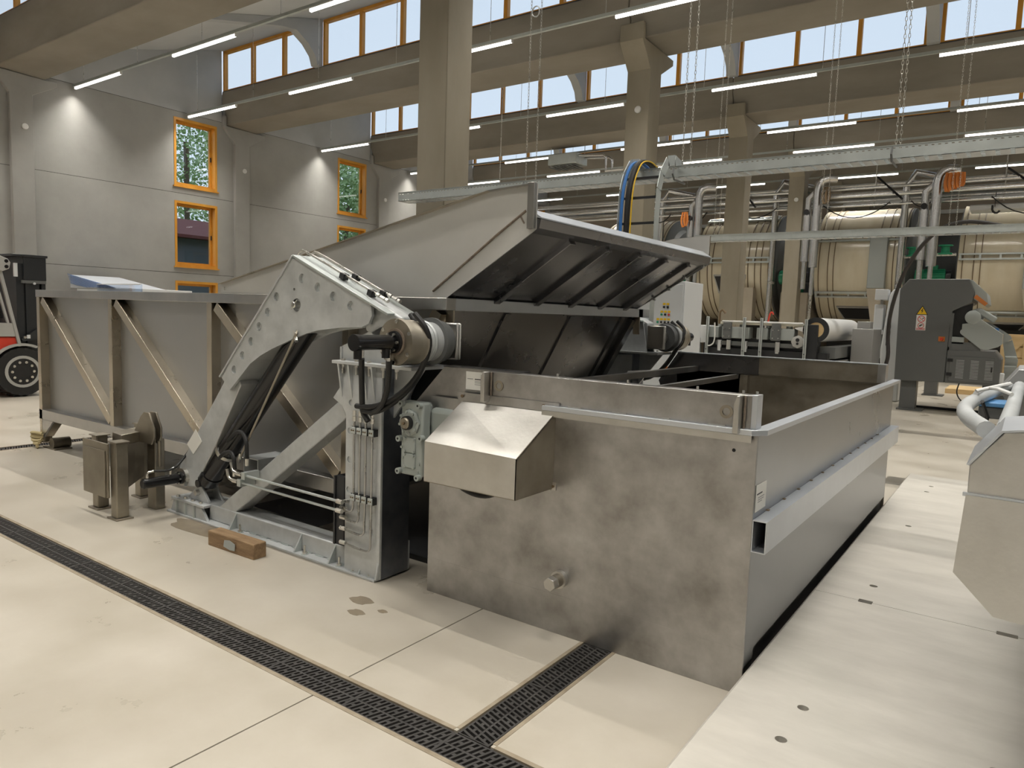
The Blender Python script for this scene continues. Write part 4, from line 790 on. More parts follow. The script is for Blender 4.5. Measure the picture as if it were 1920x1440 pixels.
# cable riser: curved ladder with cables
t = thing('cable_riser', 'curved ladder tray carrying black, blue and yellow cables down behind the chute', 'cable riser', (-3.2, 6.6, 2.2))
def arc(y0, dz=0, x=None, off=0):
    return [(x, 7.15, 3.20+dz), (x, 6.95, 3.24+dz), (x, 6.78-off, 3.20+dz), (x, 6.66-off, 3.06), (x, 6.60-off, 2.9), (x, 6.58-off, 2.6), (x, 6.58-off, 1.6)]
for x in (-3.42, -3.02):
    c = arc(0, 0, x); g = G()
    for i in range(len(c)-1): g.bar(c[i], c[i+1], .10, .006, (1, 0, 0))
    part(g, 'side_rail', 'galv_pale', t)
for z, y in ((3.03, 6.66), (2.83, 6.6), (2.58, 6.58), (2.3, 6.58), (2.0, 6.58)): part(G().box(-3.42, -3.02, y-.01, y+.01, z-.012, z+.012), 'rung', 'machine_black', t)
for x, m, r in ((-3.40, 'blue', .010), (-3.385, 'blue', .010), (-3.32, 'black', .022), (-3.285, 'yellow', .007), (-3.345, 'black', .014)):
    part(G().tube(arc(0, .015, x, .03), r, 8, sm=2), 'cable', m, t)
# ---------- control cabinet ----------
t = thing('control_cabinet', 'tall white control cabinet with rows of push buttons behind the far lift arm', 'cabinet', (-4.0, 8.6, 0))
part(G().box(-4.75, -3.47, 8.5, 9.1, .0, 2.12), 'body', 'cabinet_white', t, bevel=.006); part(G().box(-4.10, -3.49, 8.488, 8.5, .1, 2.08), 'door', 'cabinet_white', t, bevel=.003)
part(G().box(-4.42, -4.12, 8.49, 8.5, .1, 2.08), 'door', 'cabinet_white', t, bevel=.003)
def button(x, z, m): part(G().cyl((x, 8.488, z), (x, 8.475, z), .014, 12), 'push_button', m, t)
for r, row in enumerate((['black', 'black'], ['green_motor', 'black', 'red'], ['green_motor', 'black', 'black', 'black'], ['black', 'green_motor', 'black', 'black'], ['black', 'black', 'black', 'black'])):
    z = 1.80-.095*r
    for i, m in enumerate(row):
        x = -3.66-.048*(len(row)-1-i)+(0 if r != 0 else -.02); button(x, z, m)
        part(G().box(x-.018, x+.018, 8.484, 8.488, z+.025, z+.05), 'name_tag', 'yellow', t, smooth=False)
part(G().box(-3.68, -3.64, 8.47, 8.488, 1.02, 1.06), 'latch', 'orange', t)
part(G().box(-4.6, -4.56, 8.46, 8.5, 1.4, 1.75), 'terminal_strip', 'orange', t)
# ---------- through-feed roller machine ----------
t = thing('roller_machine', 'low roller machine with grey clamp blocks and a large white covered roll', 'roller machine', (-3.6, 13, 0))
part(G().box(-4.55, -2.70, 12.1, 12.4, .9, 1.38), 'front_beam', 'machine_black', t, bevel=.01)
part(G().box(-4.5, -2.5, 12.0, 12.15, .5, 1.20), 'apron', 'machine_black', t)
part(G().box(-4.5, -2.5, 12.15, 14.8, .0, .95), 'base', 'machine_black', t)
part(G().box(-4.3, -2.86, 12.0, 12.2, 1.25, 1.32), 'shadow_bar', 'machine_dark', t)  # plain dark bar across the front, below the clamp blocks
for x in (-4.36, -3.92, -3.40): part(G().cyl((x+.12, 12.02, 1.15), (x+.12, 12.02, 1.33), .035, 14), 'spring_post', 'cabinet_white', t) if x > -4.4 else None
for x0, x1 in ((-4.42, -4.26), (-4.20, -3.74), (-3.62, -3.44), (-3.40, -3.02)):
    b = part(G().box(x0, x1, 11.98, 12.2, 1.37, 1.56), 'clamp_block', 'machine_light', t, bevel=.012)
    part(G().cyl(((x0+x1)/2+.08, 12.1, 1.56), ((x0+x1)/2+.08, 12.1, 1.61), .05, 14), 'adjuster', 'machine_light', b)
for x in (-4.10, -3.30):
    p = part(G().box(x-.07, x+.07, 11.94, 11.98, 1.36, 1.63), 'clamp_plate', 'machine_dark', t, bevel=.004)
    for dx in (-.045, .045):
        for z in (1.40, 1.53): part(G().cyl((x+dx, 11.94, z), (x+dx, 11.925, z), .010, 8), 'bolt', 'bolt_steel', p)
    part(G().cyl((x+.03, 11.98, 1.18), (x+.03, 11.98, 1.34), .035, 14), 'spring_post', 'fork_grey', t)
part(G().box(-4.25, -2.80, 12.0, 14.6, 1.60, 1.64), 'feed_belt', 'belt', t, bevel=.01); part(G().box(-4.20, -2.9, 11.96, 12.02, 1.635, 1.665), 'felt_edge', 'white', t, bevel=.008)
part(G().prism([(-3.02, 1.58), (-2.78, 1.62), (-2.78, 1.48), (-3.0, 1.56)], 'y', 11.97, 12.0), 'white_flap', 'white', t)
part(G().lathe([(0, .10), (.05, .10), (.06, .07)], (-2.95, 11.98, 1.36), (0, -1, 0), 8), 'small_gearbox', 'fork_grey', t)
part(G().cyl((-2.95, 11.92, 1.39), (-2.95, 11.915, 1.39), .03, 12).cyl((-2.95, 11.92, 1.33), (-2.95, 11.915, 1.33), .02, 12), 'bore', 'black', t)
part(G().box(-2.84, -2.66, 11.95, 12.1, .8, 1.64), 'end_frame', 'machine_black', t, bevel=.01)
for x in (-4.42, -3.80, -3.52, -2.83):
    p = part(G().box(x-.022, x+.022, 11.88, 11.92, .5, 1.72), 'profile_post', 'galv_pale', t, bevel=.003); part(G().box(x-.005, x+.005, 11.878, 11.88, .5, 1.71), 'groove', 'machine_dark', p)
    part(G().cyl((x, 11.88, 1.17), (x, 11.87, 1.17), .010, 8), 'bolt', 'black', p)
rl = part(G().lathe([(0, .10), (0, .185), (.03, .19), (.08, .19), (2.55, .19), (2.6, .18)], (-2.70, 12.0, 1.56), (0, 1, 0), 40), 'covered_roll', 'white', t, label='large white covered roll')
part(G().ring((-2.70, 11.97, 1.56), (0, 1, 0), .12, .195, .03, 36), 'roll_cheek', 'machine_black', rl); part(G().lathe([(0, .12), (.02, .12)], (-2.70, 12.0, 1.56), (0, -1, 0), 24), 'roll_end', 'plywood', rl)
part(G().cyl((-2.72, 11.96, 1.40), (-2.72, 12.2, 1.40), .05, 16), 'idler', 'machine_black', t)
part(G().box(-2.66, -2.42, 12.1, 14.5, 1.12, 1.30), 'side_rail', 'machine_dark', t); part(G().box(-2.66, -2.40, 12.15, 14.5, .6, 1.08), 'side_panel', 'fork_grey', t)
part(G().prism([(-4.82, 1.50), (-4.76, 1.57), (-4.46, 1.57), (-4.46, 1.28), (-4.62, 1.26)], 'y', 11.95, 12.4), 'drive_cover', 'cabinet_white', t, bevel=.01)
part(G().box(-4.62, -4.55, 11.9, 12.0, .7, 1.35), 'bracket', 'galv_pale', t)
part(G().tube([(-4.30, 11.9, 1.62), (-4.28, 11.9, 1.3), (-4.36, 11.9, 1.22), (-4.43, 11.9, 1.24)], .012, 8, sm=2), 'air_hose', 'white', t)
part(G().cyl((-4.22, 11.9, 1.6), (-4.22, 11.9, 1.80), .018, 10).tube([(-4.22, 11.9, 1.8), (-4.18, 11.9, 1.84), (-4.12, 11.9, 1.78)], .022, 8), 'valve', 'hoop', t)
part(G().tube([(-3.45, 12.0, 1.66), (-3.43, 12.0, 1.78), (-3.40, 12.0, 1.83), (-3.37, 12.0, 1.78)], .014, 8, sm=1), 'red_hook', 'red', t)
t = thing('steel_housing', 'brushed steel box housing right of the white roll', 'housing', (-2.2, 13.2, 0))
part(G().box(-2.36, -2.04, 13.0, 13.8, .0, 1.60), 'body', 'panel_steel', t, bevel=.006); part(G().box(-2.30, -2.10, 13.05, 13.3, 1.60, 1.72), 'top_box', 'panel_steel', t, bevel=.006)
t = thing('white_machine_column', 'off-white machine column with box on top, left of the dark grey machine', 'machine', (-2.5, 18.0, 0))
part(G().prism([(-2.56, 0), (-2.635, 1.116), (-2.54, 2.327), (-2.47, 2.47), (-2.315, 2.493), (-2.21, 2.47), (-2.21, 0)], 'y', 17.8, 18.4), 'column', 'cabinet_white', t, bevel=.03)
part(G().box(-2.825, -2.564, 17.8, 18.1, 2.232, 2.469), 'control_box', 'cabinet_white', t, bevel=.01); part(G().box(-2.72, -2.67, 17.9, 17.95, 2.137, 2.232), 'neck', 'fork_grey', t)
part(G().box(-2.825, -2.635, 17.85, 18.2, .938, 2.137), 'side_duct', 'cabinet_white', t, bevel=.02); part(G().box(-2.87, -2.61, 17.8, 18.2, 1.472, 1.567), 'shelf', 'cabinet_white', t)
part(G().bar((-2.81, 17.82, 1.472), (-2.706, 17.82, .70), .014, .035), 'brace', 'fork_grey', t)
for z in (1.235, 1.472, 1.614): part(G().box(-2.53, -2.457, 17.775, 17.8, z, z+.08), 'lever', 'black', t)
# ---------- dark grey machine ----------
t = thing('fleshing_machine', 'dark grey leather machine cabinet with warning signs and louvred door', 'machine', (-1.3, 17, 0))
Y = 16.2
b = part(G().prism([(-2.10, .59), (-2.13, 2.40), (-1.98, 2.60), (-.97, 2.60), (-.87, 2.35), (-.90, 2.16), (-1.20, 1.99), (-1.23, 1.24), (-1.23, .61)], 'y', Y, Y+1.5), 'cabinet', 'machine_dark', t, bevel=.012)
c = part(G().prism([(-1.225, .61), (-1.225, 1.24), (-.47, 1.25), (-.35, 1.10), (-.35, .61)], 'y', Y-.02, Y+1.5), 'lower_cabinet', 'machine_dark', t, bevel=.01)
d = part(G().box(-1.17, -.45, Y-.035, Y-.02, .65, 1.13), 'louvred_door', 'machine_dark', t, bevel=.004)
for i in range(3):
    for k in range(13): part(G().box(-1.06+i*.235, -.93+i*.235, Y-.042, Y-.035, .715+k*.028, .724+k*.028), 'louvre', 'galvanised', d, smooth=False)
for z in (.75, 1.02): part(G().box(-1.21, -1.12, Y-.055, Y-.035, z, z+.06), 'hinge', 'black', d)
part(G().box(-.50, -.475, Y-.055, Y-.035, .86, .95), 'lock', 'black', d)
part(G().prism([(-.965, 2.59), (-.92, 2.58), (-.68, 2.34), (-.64, 2.14), (-.70, 2.10), (-.88, 2.22), (-.87, 2.35)], 'y', Y+.02, Y+1.5), 'slanted_console', 'machine_light', t, bevel=.006)
for i in range(4):
    for k in range(2): part(G().lathe([(0, .02), (.02, .016)], (-.83+i*.045, Y+.1+k*.3, 2.47-i*.055), (.7, 0, .7), 10), 'indicator', ('white', 'yellow', 'red', 'white')[i], t)
part(G().bar((-.86, Y+.01, 2.28), (-.67, Y+.01, 2.12), .07, .03), 'lamp_strip', 'orange', t)
part(G().box(-1.21, -.98, Y+.1, Y+1.4, 1.27, 1.95), 'feed_opening', 'machine_black', t); part(G().prism([(-1.2, 1.95), (-1.2, 2.0), (-.88, 2.15), (-.9, 1.7), (-1.0, 1.6)], 'y', Y+.05, Y+.1), 'throat', 'black', t)
part(G().box(-1.21, -.97, Y-.0, Y+.1, 1.36, 1.50), 'step_block', 'machine_light', t, bevel=.008); part(G().box(-1.22, -1.17, Y-.01, Y+.1, 1.3, 1.95), 'jamb', 'machine_dark', t)
part(G().box(-1.20, -.7, Y, Y+.3, 1.24, 1.40), 'mid_box', 'machine_dark', t)
a = part(G().prism([(-1.02, 1.75), (-1.02, 1.55), (-.70, 1.29), (-.60, 1.27), (-.42, 1.34), (-.36, 1.40), (-.36, 1.58), (-.74, 1.86), (-.85, 1.78)], 'y', Y-.05, Y), 'swing_arm', 'machine_light', t, bevel=.008)
part(G().lathe([(0, .13), (.05, .13), (.06, .115)], (-.86, Y-.0, 1.88), (0, -1, 0), 28), 'bearing_housing', 'machine_light', t, bevel=.005)
part(G().lathe([(0, .12), (.5, .12)], (-.79, Y+.04, 1.93), (0, 1, 0), 28), 'roller_drum', 'machine_light', t)
part(G().bar((-.80, Y+.1, 2.02), (-.50, Y+.1, 1.83), .12, .2), 'roller_cover', 'machine_light', t, bevel=.03)
part(G().prism([(-.6, 1.80), (-.25, 1.56), (-.22, 1.5), (-.36, 1.40), (-.36, 1.58), (-.66, 1.78)], 'y', Y+.15, Y+.2), 'swing_arm_rear', 'machine_light', t)
part(G().lathe([(0, .045), (.01, .045)], (-.52, Y-.05, 1.48), (0, -1, 0), 20), 'boss', 'machine_light', a); part(G().lathe([(0, .055), (.01, .055)], (-.99, Y-.05, 1.60), (0, -1, 0), 20), 'boss', 'machine_light', a)
part(G().box(-.5, -.44, Y+.05, Y+.12, 1.64, 1.69), 'blue_fitting', 'blue', t)
part(G().prism([(-.36, 1.42), (-.22, 1.48), (-.1, 1.1), (-.13, .45), (-.3, .42), (-.30, 1.1)], 'y', Y+.2, Y+.5), 'side_frame', 'machine_light', t)
for z in (.98, 1.16): part(G().cyl((-.30, Y+.1, z), (-.12, Y+.1, z), .02, 8), 'clamp_screw', 'machine_light', t)
part(G().box(-.36, -.28, Y-.02, Y+.05, .62, .86), 'bumper', 'cabinet_white', t, bevel=.02)
for x, y in ((-1.93, 16.3), (-1.9, 20.3)): part(G().box(x-.06, x+.22, y, y+.3, .03, .62), 'leg', 'machine_dark', t); part(G().box(x-.1, x+.35, y-.05, y+.4, 0, .03), 'leg_foot', 'machine_dark', t)
part(G().box(-.62, -.2, 16.5, 16.8, .0, .62), 'leg', 'machine_dark', t); part(G().box(-2.0, 1.2, 16.95, 17.0, 0, .05), 'floor_rail', 'machine_black', t)
part(G().tube([(-.99, 16.3, .61), (-1.03, 16.3, .42), (-.93, 16.3, .25), (-.72, 16.3, .22)], .012, 6, sm=2), 'cable', 'black', t); part(G().box(-.74, -.68, 16.4, 16.45, .18, .42), 'orange_post', 'orange', t)
# signs: warning triangle, two prohibition pictograms, main switch
s = part(G().prism([(-1.815, 1.905), (-1.605, 1.905), (-1.71, 2.085)], 'y', Y-.003, Y), 'warning_triangle', 'black', t, smooth=False)
part(G().prism([(-1.795, 1.915), (-1.625, 1.915), (-1.71, 2.062)], 'y', Y-.005, Y-.003), 'yellow_field', 'yellow', s, smooth=False)
part(G().prism([(-1.705, 2.03), (-1.735, 1.975), (-1.712, 1.98), (-1.722, 1.93), (-1.688, 1.988), (-1.71, 1.985), (-1.692, 2.03)], 'y', Y-.007, Y-.005), 'lightning_bolt', 'black', s, smooth=False)
s = part(G().box(-1.80, -1.63, Y-.003, Y, 1.60, 1.90), 'sign_plate', 'white', t, smooth=False)
part(G().ring((-1.713, Y-.003, 1.822), (0, -1, 0), .054, .066, .002, 28), 'red_circle', 'red_ink', s); part(G().bar((-1.755, Y-.004, 1.862), (-1.672, Y-.004, 1.782), .010, .002), 'red_stroke', 'red_ink', s)
part(G().prism([(-1.70, 1.825), (-1.685, 1.85), (-1.668, 1.845), (-1.68, 1.82)], 'y', Y-.0045, Y-.003).box(-1.745, -1.72, Y-.0045, Y-.003, 1.795, 1.802), 'pictogram', 'ink', s)
part(G().ring((-1.713, Y-.003, 1.695), (0, -1, 0), .046, .056, .002, 28), 'red_circle', 'red_ink', s); part(G().prism([(-1.75, 1.675), (-1.735, 1.705), (-1.695, 1.72), (-1.675, 1.705), (-1.70, 1.695), (-1.72, 1.675)], 'y', Y-.0045, Y-.003), 'hand_pictogram', 'ink', s)
part(G().box(-1.79, -1.64, Y-.0045, Y-.003, 1.632, 1.642).box(-1.79, -1.64, Y-.0045, Y-.003, 1.612, 1.622), 'red_text_line', 'red_ink', s)
s = part(G().box(-1.395, -1.285, Y-.012, Y, 1.40, 1.495), 'switch_plate', 'orange', t, bevel=.003); part(G().lathe([(0, .03), (.03, .026)], (-1.34, Y-.012, 1.447), (0, -1, 0), 16), 'switch_knob', 'red', s)
# crate
t = thing('wooden_crate', 'pale plywood crate with diagonal batten behind the dark grey machine', 'crate', (.2, 19.2, 0))
part(G().box(-.45, 1.6, 19.0, 20.2, .1, 1.57), 'panel', 'plywood', t)
for z in (.12, .36, .60, .84, 1.08, 1.32): part(G().box(-.45, 1.6, 18.975, 19.0, z, z+.22), 'board', 'plywood', t, bevel=.003)
part(G().box(-.05, .05, 18.95, 18.975, .1, 1.57), 'batten', 'plywood', t); part(G().bar((-.45, 18.96, 1.0), (.0, 18.96, 1.5), .09, .025), 'batten', 'plywood', t); part(G().box(-.45, -.36, 18.95, 18.975, .1, 1.57), 'batten', 'plywood', t)
# pallet like low board under the machine
tag(part(G().box(-1.6, -.75, 21.5, 23, .0, .12), 'floor_board', 'plywood'), 'pale board lying on the floor far behind the dark grey machine', 'board')
# black supply hose hanging down
tag(part(G().tube([(-0.19,14.7,3.341), (-0.486,14.7,3.388), (-0.793,14.7,3.472), (-1.065,14.7,3.493), (-1.374,14.7,3.407), (-1.676,14.7,3.084), (-1.915,14.7,2.589), (-2.056,14.7,1.965), (-2.086,14.8,1.479), (-2.029,14.7,1.141), (-2.058,14.7,0.954)], .035, 10, sm=2), 'supply_hose', 'hose_dark'), 'thick dark hose hanging in an arc down beside the dark grey machine', 'hose')
# ---------- drums ----------
def make_drum(x0, yc, zc, rot, label):
    t = thing('tanning_drum', label, 'drum', (x0+1.45, yc, zc), 'cream tanning drums')
    R_, L = 2.0, 2.75
    part(G().lathe([(0, R_*.96), (.0, R_), (.03, R_), (L, R_), (L, R_*.96)], (x0, yc, zc), (1, 0, 0), 64), 'shell', 'drum', t)
    for d in (.12, .42, .60, 1.95, 2.2, 2.42, 2.68): part(G().ring((x0+d, yc, zc), (1, 0, 0), R_-.005, R_+.022, .025, 64), 'hoop', 'hoop', t)
    part(G().lathe([(0, R_*.99), (.06, R_*.99), (.14, R_*.8), (.30, R_*.75), (.32, .3)], (x0+L, yc, zc), (1, 0, 0), 48), 'drum_end', 'machine_dark', t)
    part(G().lathe([(0, R_*.99), (.04, R_*.97), (.1, .5)], (x0, yc, zc), (-1, 0, 0), 48), 'drum_end', 'machine_dark', t)
    for a, w_ in ((rot, .16), (rot-55, .16), (rot+120, .14)):
        w = math.radians(a); c, s = math.cos(w), math.sin(w)
        g = G(); oy, oz = yc-(R_+.05)*c, zc+(R_+.05)*s; ty, tz = s, c
        for sg in (-1, 1):
            g.bar((x0+.02, oy+ty*w_*sg*.5, oz+tz*w_*sg*.5), (x0+L-.02, oy+ty*w_*sg*.5, oz+tz*w_*sg*.5), .05, .07, (0, -c, s))
        for k in range(6): xx = x0+.06+k*(L-.12)/5; g.bar((xx, oy-ty*w_*.5, oz-tz*w_*.5), (xx, oy+ty*w_*.5, oz+tz*w_*.5), .04, .06, (1, 0, 0))
        part(g, 'tie_frame', 'galv_pale' if a > -60 else 'machine_dark', t)
    w = math.radians(rot-80); c, s = math.cos(w), math.sin(w)
    def pt(x, u, d): return (x, yc-(R_+d)*c+s*u, zc+(R_+d)*s+c*u)
    for (m, n_, e, dd) in (('fork_grey', 'door_frame', .06, .02), ('black', 'door', 0, .05)):
        v = [pt(x, u, d) for d in (-.1, dd) for x, u in ((x0+.75-e, .3+e), (x0+1.85+e, .3+e), (x0+1.7+e, -.3-e), (x0+.9-e, -.3-e))]
        part(G().add(v, [(0, 1, 2, 3), (7, 6, 5, 4), (0, 4, 5, 1), (1, 5, 6, 2), (2, 6, 7, 3), (3, 7, 4, 0)]), n_, m, t)
    part(G().box(x0+1.72, x0+2.25, yc-R_-.14, yc-R_+.6, 2.9, 4.6), 'front_cover', 'machine_light', t, bevel=.02) if rot < 25 else None
    part(G().prism([(x0+1.72, 2.9), (x0+2.25, 2.9), (x0+2.25, 1.6), (x0+1.95, 1.6)], 'y', yc-R_-.12, yc-R_+.3), 'cover_chute', 'pier', t)
    return t
dr = [make_drum(-14.75, 28.7, 3.72, 30, 'cream drum furthest left, only its top showing behind the cable riser'),
      make_drum(-10.50, 28.7, 3.72, 60, 'cream drum partly hidden behind the concrete columns'),
      make_drum(-6.22, 28.7, 3.75, 24, 'cream drum between the hose and the last slim column, with grey front cover'),
      make_drum(-1.97, 28.7, 3.72, 5, 'cream drum at the far right of the row, beside the green motor')]
part(G().box(-1.75, 3.0, 26.2, 27.0, 5.25, 5.42), 'walkway_lid', 'cabinet_white', dr[3], bevel=.03)
# piers and base
for i, x in enumerate((-11.66, -7.36, -3.06, 1.2)):
    tag(part(G().box(x, x+.92, 26.9, 30.5, 0, 2.75 if i else 2.85), 'drum_pier', 'pier', bevel=.01), ['beige concrete pier left of the partly hidden drum', 'beige concrete pier between the hidden drum and the middle drum', 'beige concrete pier under the first green motor', 'beige concrete pier right of the last drum'][i], 'pier')
tag(part(G().box(-16, 6, 30.85, 30.95, 0, 5.2), 'drum_screen', 'machine_dark'), 'long dark screen standing behind the row of cream drums', 'screen')
def motor(x, y, z, label):
    t = thing('electric_motor', label, 'motor', (x, y, z), 'green motors of the drums')
    part(G().lathe([(0, .22), (.02, .25), (.22, .25), (.24, .23)], (x-.40, y, z), (1, 0, 0), 24), 'fan_cover', 'green_motor', t)
    b = part(G().lathe([(0, .22), (.62, .22), (.64, .16)], (x-.16, y, z), (1, 0, 0), 24), 'body', 'green_motor', t)
    for k in range(20): w = 2*math.pi*k/20; part(G().bar((x-.14, y+.235*math.cos(w), z+.235*math.sin(w)), (x+.44, y+.235*math.cos(w), z+.235*math.sin(w)), .012, .04, (0, math.cos(w), math.sin(w))), 'cooling_fin', 'green_motor', b)
    part(G().box(x-.05, x+.25, y-.15, y+.15, z+.22, z+.36), 'terminal_box', 'green_motor', t, bevel=.01); part(G().box(x-.15, x+.4, y-.2, y+.2, 2.75, z-.2), 'foot', 'green_motor', t)
    part(G().cyl((x+.48, y, z), (x+.62, y, z), .20, 20), 'coupling', 'machine_black', t)
motor(-2.75, 27.0, 3.30, 'green electric motor in front of the rightmost drum'); motor(-7.1, 27.2, 3.3, 'green electric motor behind the last slim column'); motor(-11.2, 26.4, 3.3, 'green electric motor left of the partly hidden drum')
for x, y, z, lab in ((-3.2, 26.4, 4.0, 'small green pump with round flange above the right motor'), (-2.3, 26.4, 4.05, 'second small green pump beside the rightmost drum')):
    p = thing('pump', lab, 'pump', (x, y, z)); part(G().lathe([(0, .2), (.05, .2), (.06, .12), (.25, .12), (.26, .2), (.3, .2)], (x, y, z-.1), (0, 0, 1), 18), 'pump_body', 'green_motor', p); part(G().cyl((x-.3, y, z-.1), (x+.3, y, z-.1), .05, 12), 'pipe_stub', 'bolt_steel', p)
# ---------- ducts and pipe bundles ----------
dl = ['left pale pipe bent at the top, beside the cable riser', 'second pale bent pipe between the two slim columns', 'third pale bent pipe in front of the middle drum']
for i, x in enumerate((-11.75, -7.5, -3.48)):
    t = thing('steam_pipe', dl[i], 'pipe', (x, 26.1, 0), 'tall bent pipes before the drums')
    part(G().tube([(x-.05, 26.1, .1), (x, 26.1, 6.1), (x+.22, 26.1, 6.5), (x+1.1, 26.5, 6.3)], .10, 12), 'pipe', 'duct', t); part(G().cyl((x, 26.1, 3.0), (x, 26.1, 3.08), .12, 14), 'pipe_collar', 'bolt_steel', t)
dl = ['pair of foil wrapped ducts left of the hidden drum', 'pair of foil wrapped ducts beside the last slim column', 'pair of foil wrapped ducts above the green motor']
for i, x in enumerate((-9.95, -5.93, -2.55)):
    t = thing('wrapped_duct', dl[i], 'duct', (x, 25.2, 2.5), 'foil wrapped ducts')
    part(G().lathe([(0, .07), (.9, .07), (.9, .14), (3.0, .14), (3.0, .08)], (x, 25.2, 2.6), (0, 0, 1), 16), 'duct_sleeve', 'duct', t); part(G().tube([(x, 25.2, 5.6), (x, 25.2, 6.1), (x+.15, 25.2, 6.35), (x+.5, 25.4, 6.35)], .14, 12, sm=1), 'elbow', 'duct', t)
    part(G().lathe([(0, .08), (.9, .08), (.9, .14), (2.4, .14)], (x-.30, 25.3, 2.8), (0, 0, 1), 16), 'duct_sleeve', 'duct', t); part(G().tube([(x-.30, 25.3, 5.2), (x-.30, 25.3, 5.75), (x-.1, 25.3, 5.95)], .11, 12), 'elbow', 'duct', t)
    part(G().cyl((x, 25.2, 0), (x, 25.2, 2.6), .05, 10), 'drop_pipe', 'bolt_steel', t)
    part(G().cyl((x-.30, 25.22, 5.3), (x-.30, 25.1, 5.3), .09, 10), 'valve_wheel', 'black', t)
n_ = ['lowest', 'second', 'third', 'fourth', 'fifth', 'topmost']
for i, (z, y, r) in enumerate(((5.55, 26.0, .045), (5.72, 26.2, .05), (5.86, 26.0, .06), (5.98, 26.3, .05), (6.10, 26.0, .05), (6.24, 26.3, .06))):
    t = tag(part(G().cyl((-18, y, z), (6, y, z), r, 10), 'overhead_pipe', 'duct'), '%s long horizontal pipe of the bundle running above the cream drums' % n_[i], 'pipe', 'horizontal pipes above the drums')
g = G()
t = thing('pipe_rack', 'row of dark diagonal brackets carrying the pipe bundle above the drums', 'pipe rack', (-6, 26, 5.4))
for x in (-13.6, -8.9, -4.4, -.9): part(G().bar((x, 26.4, 6.5), (x+.9, 25.4, 5.6), .06, .06), 'rack_bracket', 'machine_black', t); part(G().cyl((x, 26.2, 5.5), (x, 26.2, 7.0), .02, 6), 'hanger_rod', 'bolt_steel', t)
for i, (z, x0, x1) in enumerate(((5.90, -6.2, 6), (5.75, -18, -6.9), (6.35, -9, 6))):
    tag(part(G().box(x0, x1, 31.38, 31.5, z, z+.14), 'conduit_rail', 'white'), ['pale horizontal rail on the far wall above the middle drum', 'pale horizontal rail on the far wall left of the grey column', 'upper pale rail on the far wall'][i], 'rail')
tag(part(G().box(-4.3, 6, 31.5, 31.6, 3.0, 6.6), 'far_partition', 'backwall', smooth=False), 'brown banded partition far behind the right hand drums', 'partition')
tag(part(G().box(-20, -6.95, 31.5, 31.6, 3.0, 6.6), 'far_partition', 'backwall', smooth=False), 'brown banded partition far behind the left hand drums', 'partition')
t = thing('cable_loop', 'thin dark cables sagging in loops below the pipe bundle', 'cable', (-3, 25.9, 5.4))
for x0, x1, s in ((-5.9, -3.9, .45), (-3.3, -2.7, .2), (-1.2, .8, .55), (-10.9, -9.9, .4), (-12.2, -11.3, .3), (-8.9, -7.4, .3)): part(G().tube([(x0+(x1-x0)*k/10, 25.9, 5.6-s*4*(k/10)*(1-k/10)) for k in range(11)], .018, 6), 'loop', 'black', t)
for (x, z, lab) in ((-2.15, 6.0, 'orange chain hoist hanging at the pipe bundle above the right motor'), (-5.55, 5.85, 'dark red tangle of hoses hanging beside the last slim column'), (-10.3, 5.3, 'small orange strap hanging beside the foil ducts')):
    t = thing('hoist', lab, 'hoist', (x, 25.0, z)); m = 'orange' if x > -3 or x < -9 else 'hoop'
    for k in range(5 if m == 'orange' and x > -3 else 2): part(G().tube([(x-.15+.09*k, 25.0, z+.2), (x-.2+.1*k, 24.95, z-.1), (x-.12+.09*k, 25.0, z-.4+.05*k), (x-.05+.08*k, 25.05, z-.1), (x-.1+.09*k, 25.0, z+.2)], .05 if x > -3 else .035, 6, sm=1), 'sling', m, t)
tag(part(G().prism([(-1.09, 5.68), (-1.06, 6.02), (1.1, 6.07), (1.1, 5.68)], 'y', 31.3, 31.37), 'blue_sign', 'blue'), 'dark blue board above the rightmost drum', 'sign')
tag(part(G().tube([(-1.16, 26.0, 5.35), (-1.16, 26.0, 5.18), (-1.05, 26.0, 5.1), (-.97, 26.0, 5.18)], .03, 8, sm=1).cyl((-1.1, 26.0, 5.3), (-1.1, 26.0, 5.75), .01, 6), 'crane_hook', 'black'), 'small crane hook hanging above the rightmost drum', 'hook')
# air heater under the roof
t = thing('air_heater', 'louvred grey air heater with bent pipes hanging under the roof', 'heater', (-12.2, 20.0, 6.4))
part(G().box(-12.95, -11.9, 19.8, 20.5, 6.42, 6.75), 'body', 'galv_pale', t, bevel=.02)
for k in range(7): part(G().bar((-12.9+k*.14, 19.85, 6.36), (-12.86+k*.14, 20.4, 6.36), .09, .02, (.6, 0, 1)), 'louvre', 'machine_dark', t)
for x, y in ((-12.9, 19.9), (-11.95, 20.4)): part(G().cyl((x, y, 6.7), (x, y, 7.75), .01, 6), 'hanger_rod', 'bolt_steel', t)
for y in (19.9, 20.3): part(G().tube([(-11.9, y, 6.65), (-11.0, y, 6.58), (-10.9, y, 6.5), (-10.9, y, 6.1), (-9.0, y, 6.1)], .04, 8), 'water_pipe', 'duct', t)
t = thing('air_heater', 'second louvred heater glimpsed behind the first column over the chute', 'heater', (-11.5, 14.6, 4.0))
part(G().box(-12.3, -11.0, 14.5, 15.1, 4.35, 4.6), 'body', 'galv_pale', t, bevel=.02)
for x in (-12.2, -11.1): part(G().cyl((x, 14.8, 4.55), (x, 14.8, 8.0), .01, 6), 'hanger_rod', 'bolt_steel', t)
for k in range(7): part(G().bar((-12.2+k*.17, 14.55, 4.3), (-12.15+k*.17, 15.0, 4.3), .1, .02, (.6, 0, 1)), 'louvre', 'machine_dark', t)
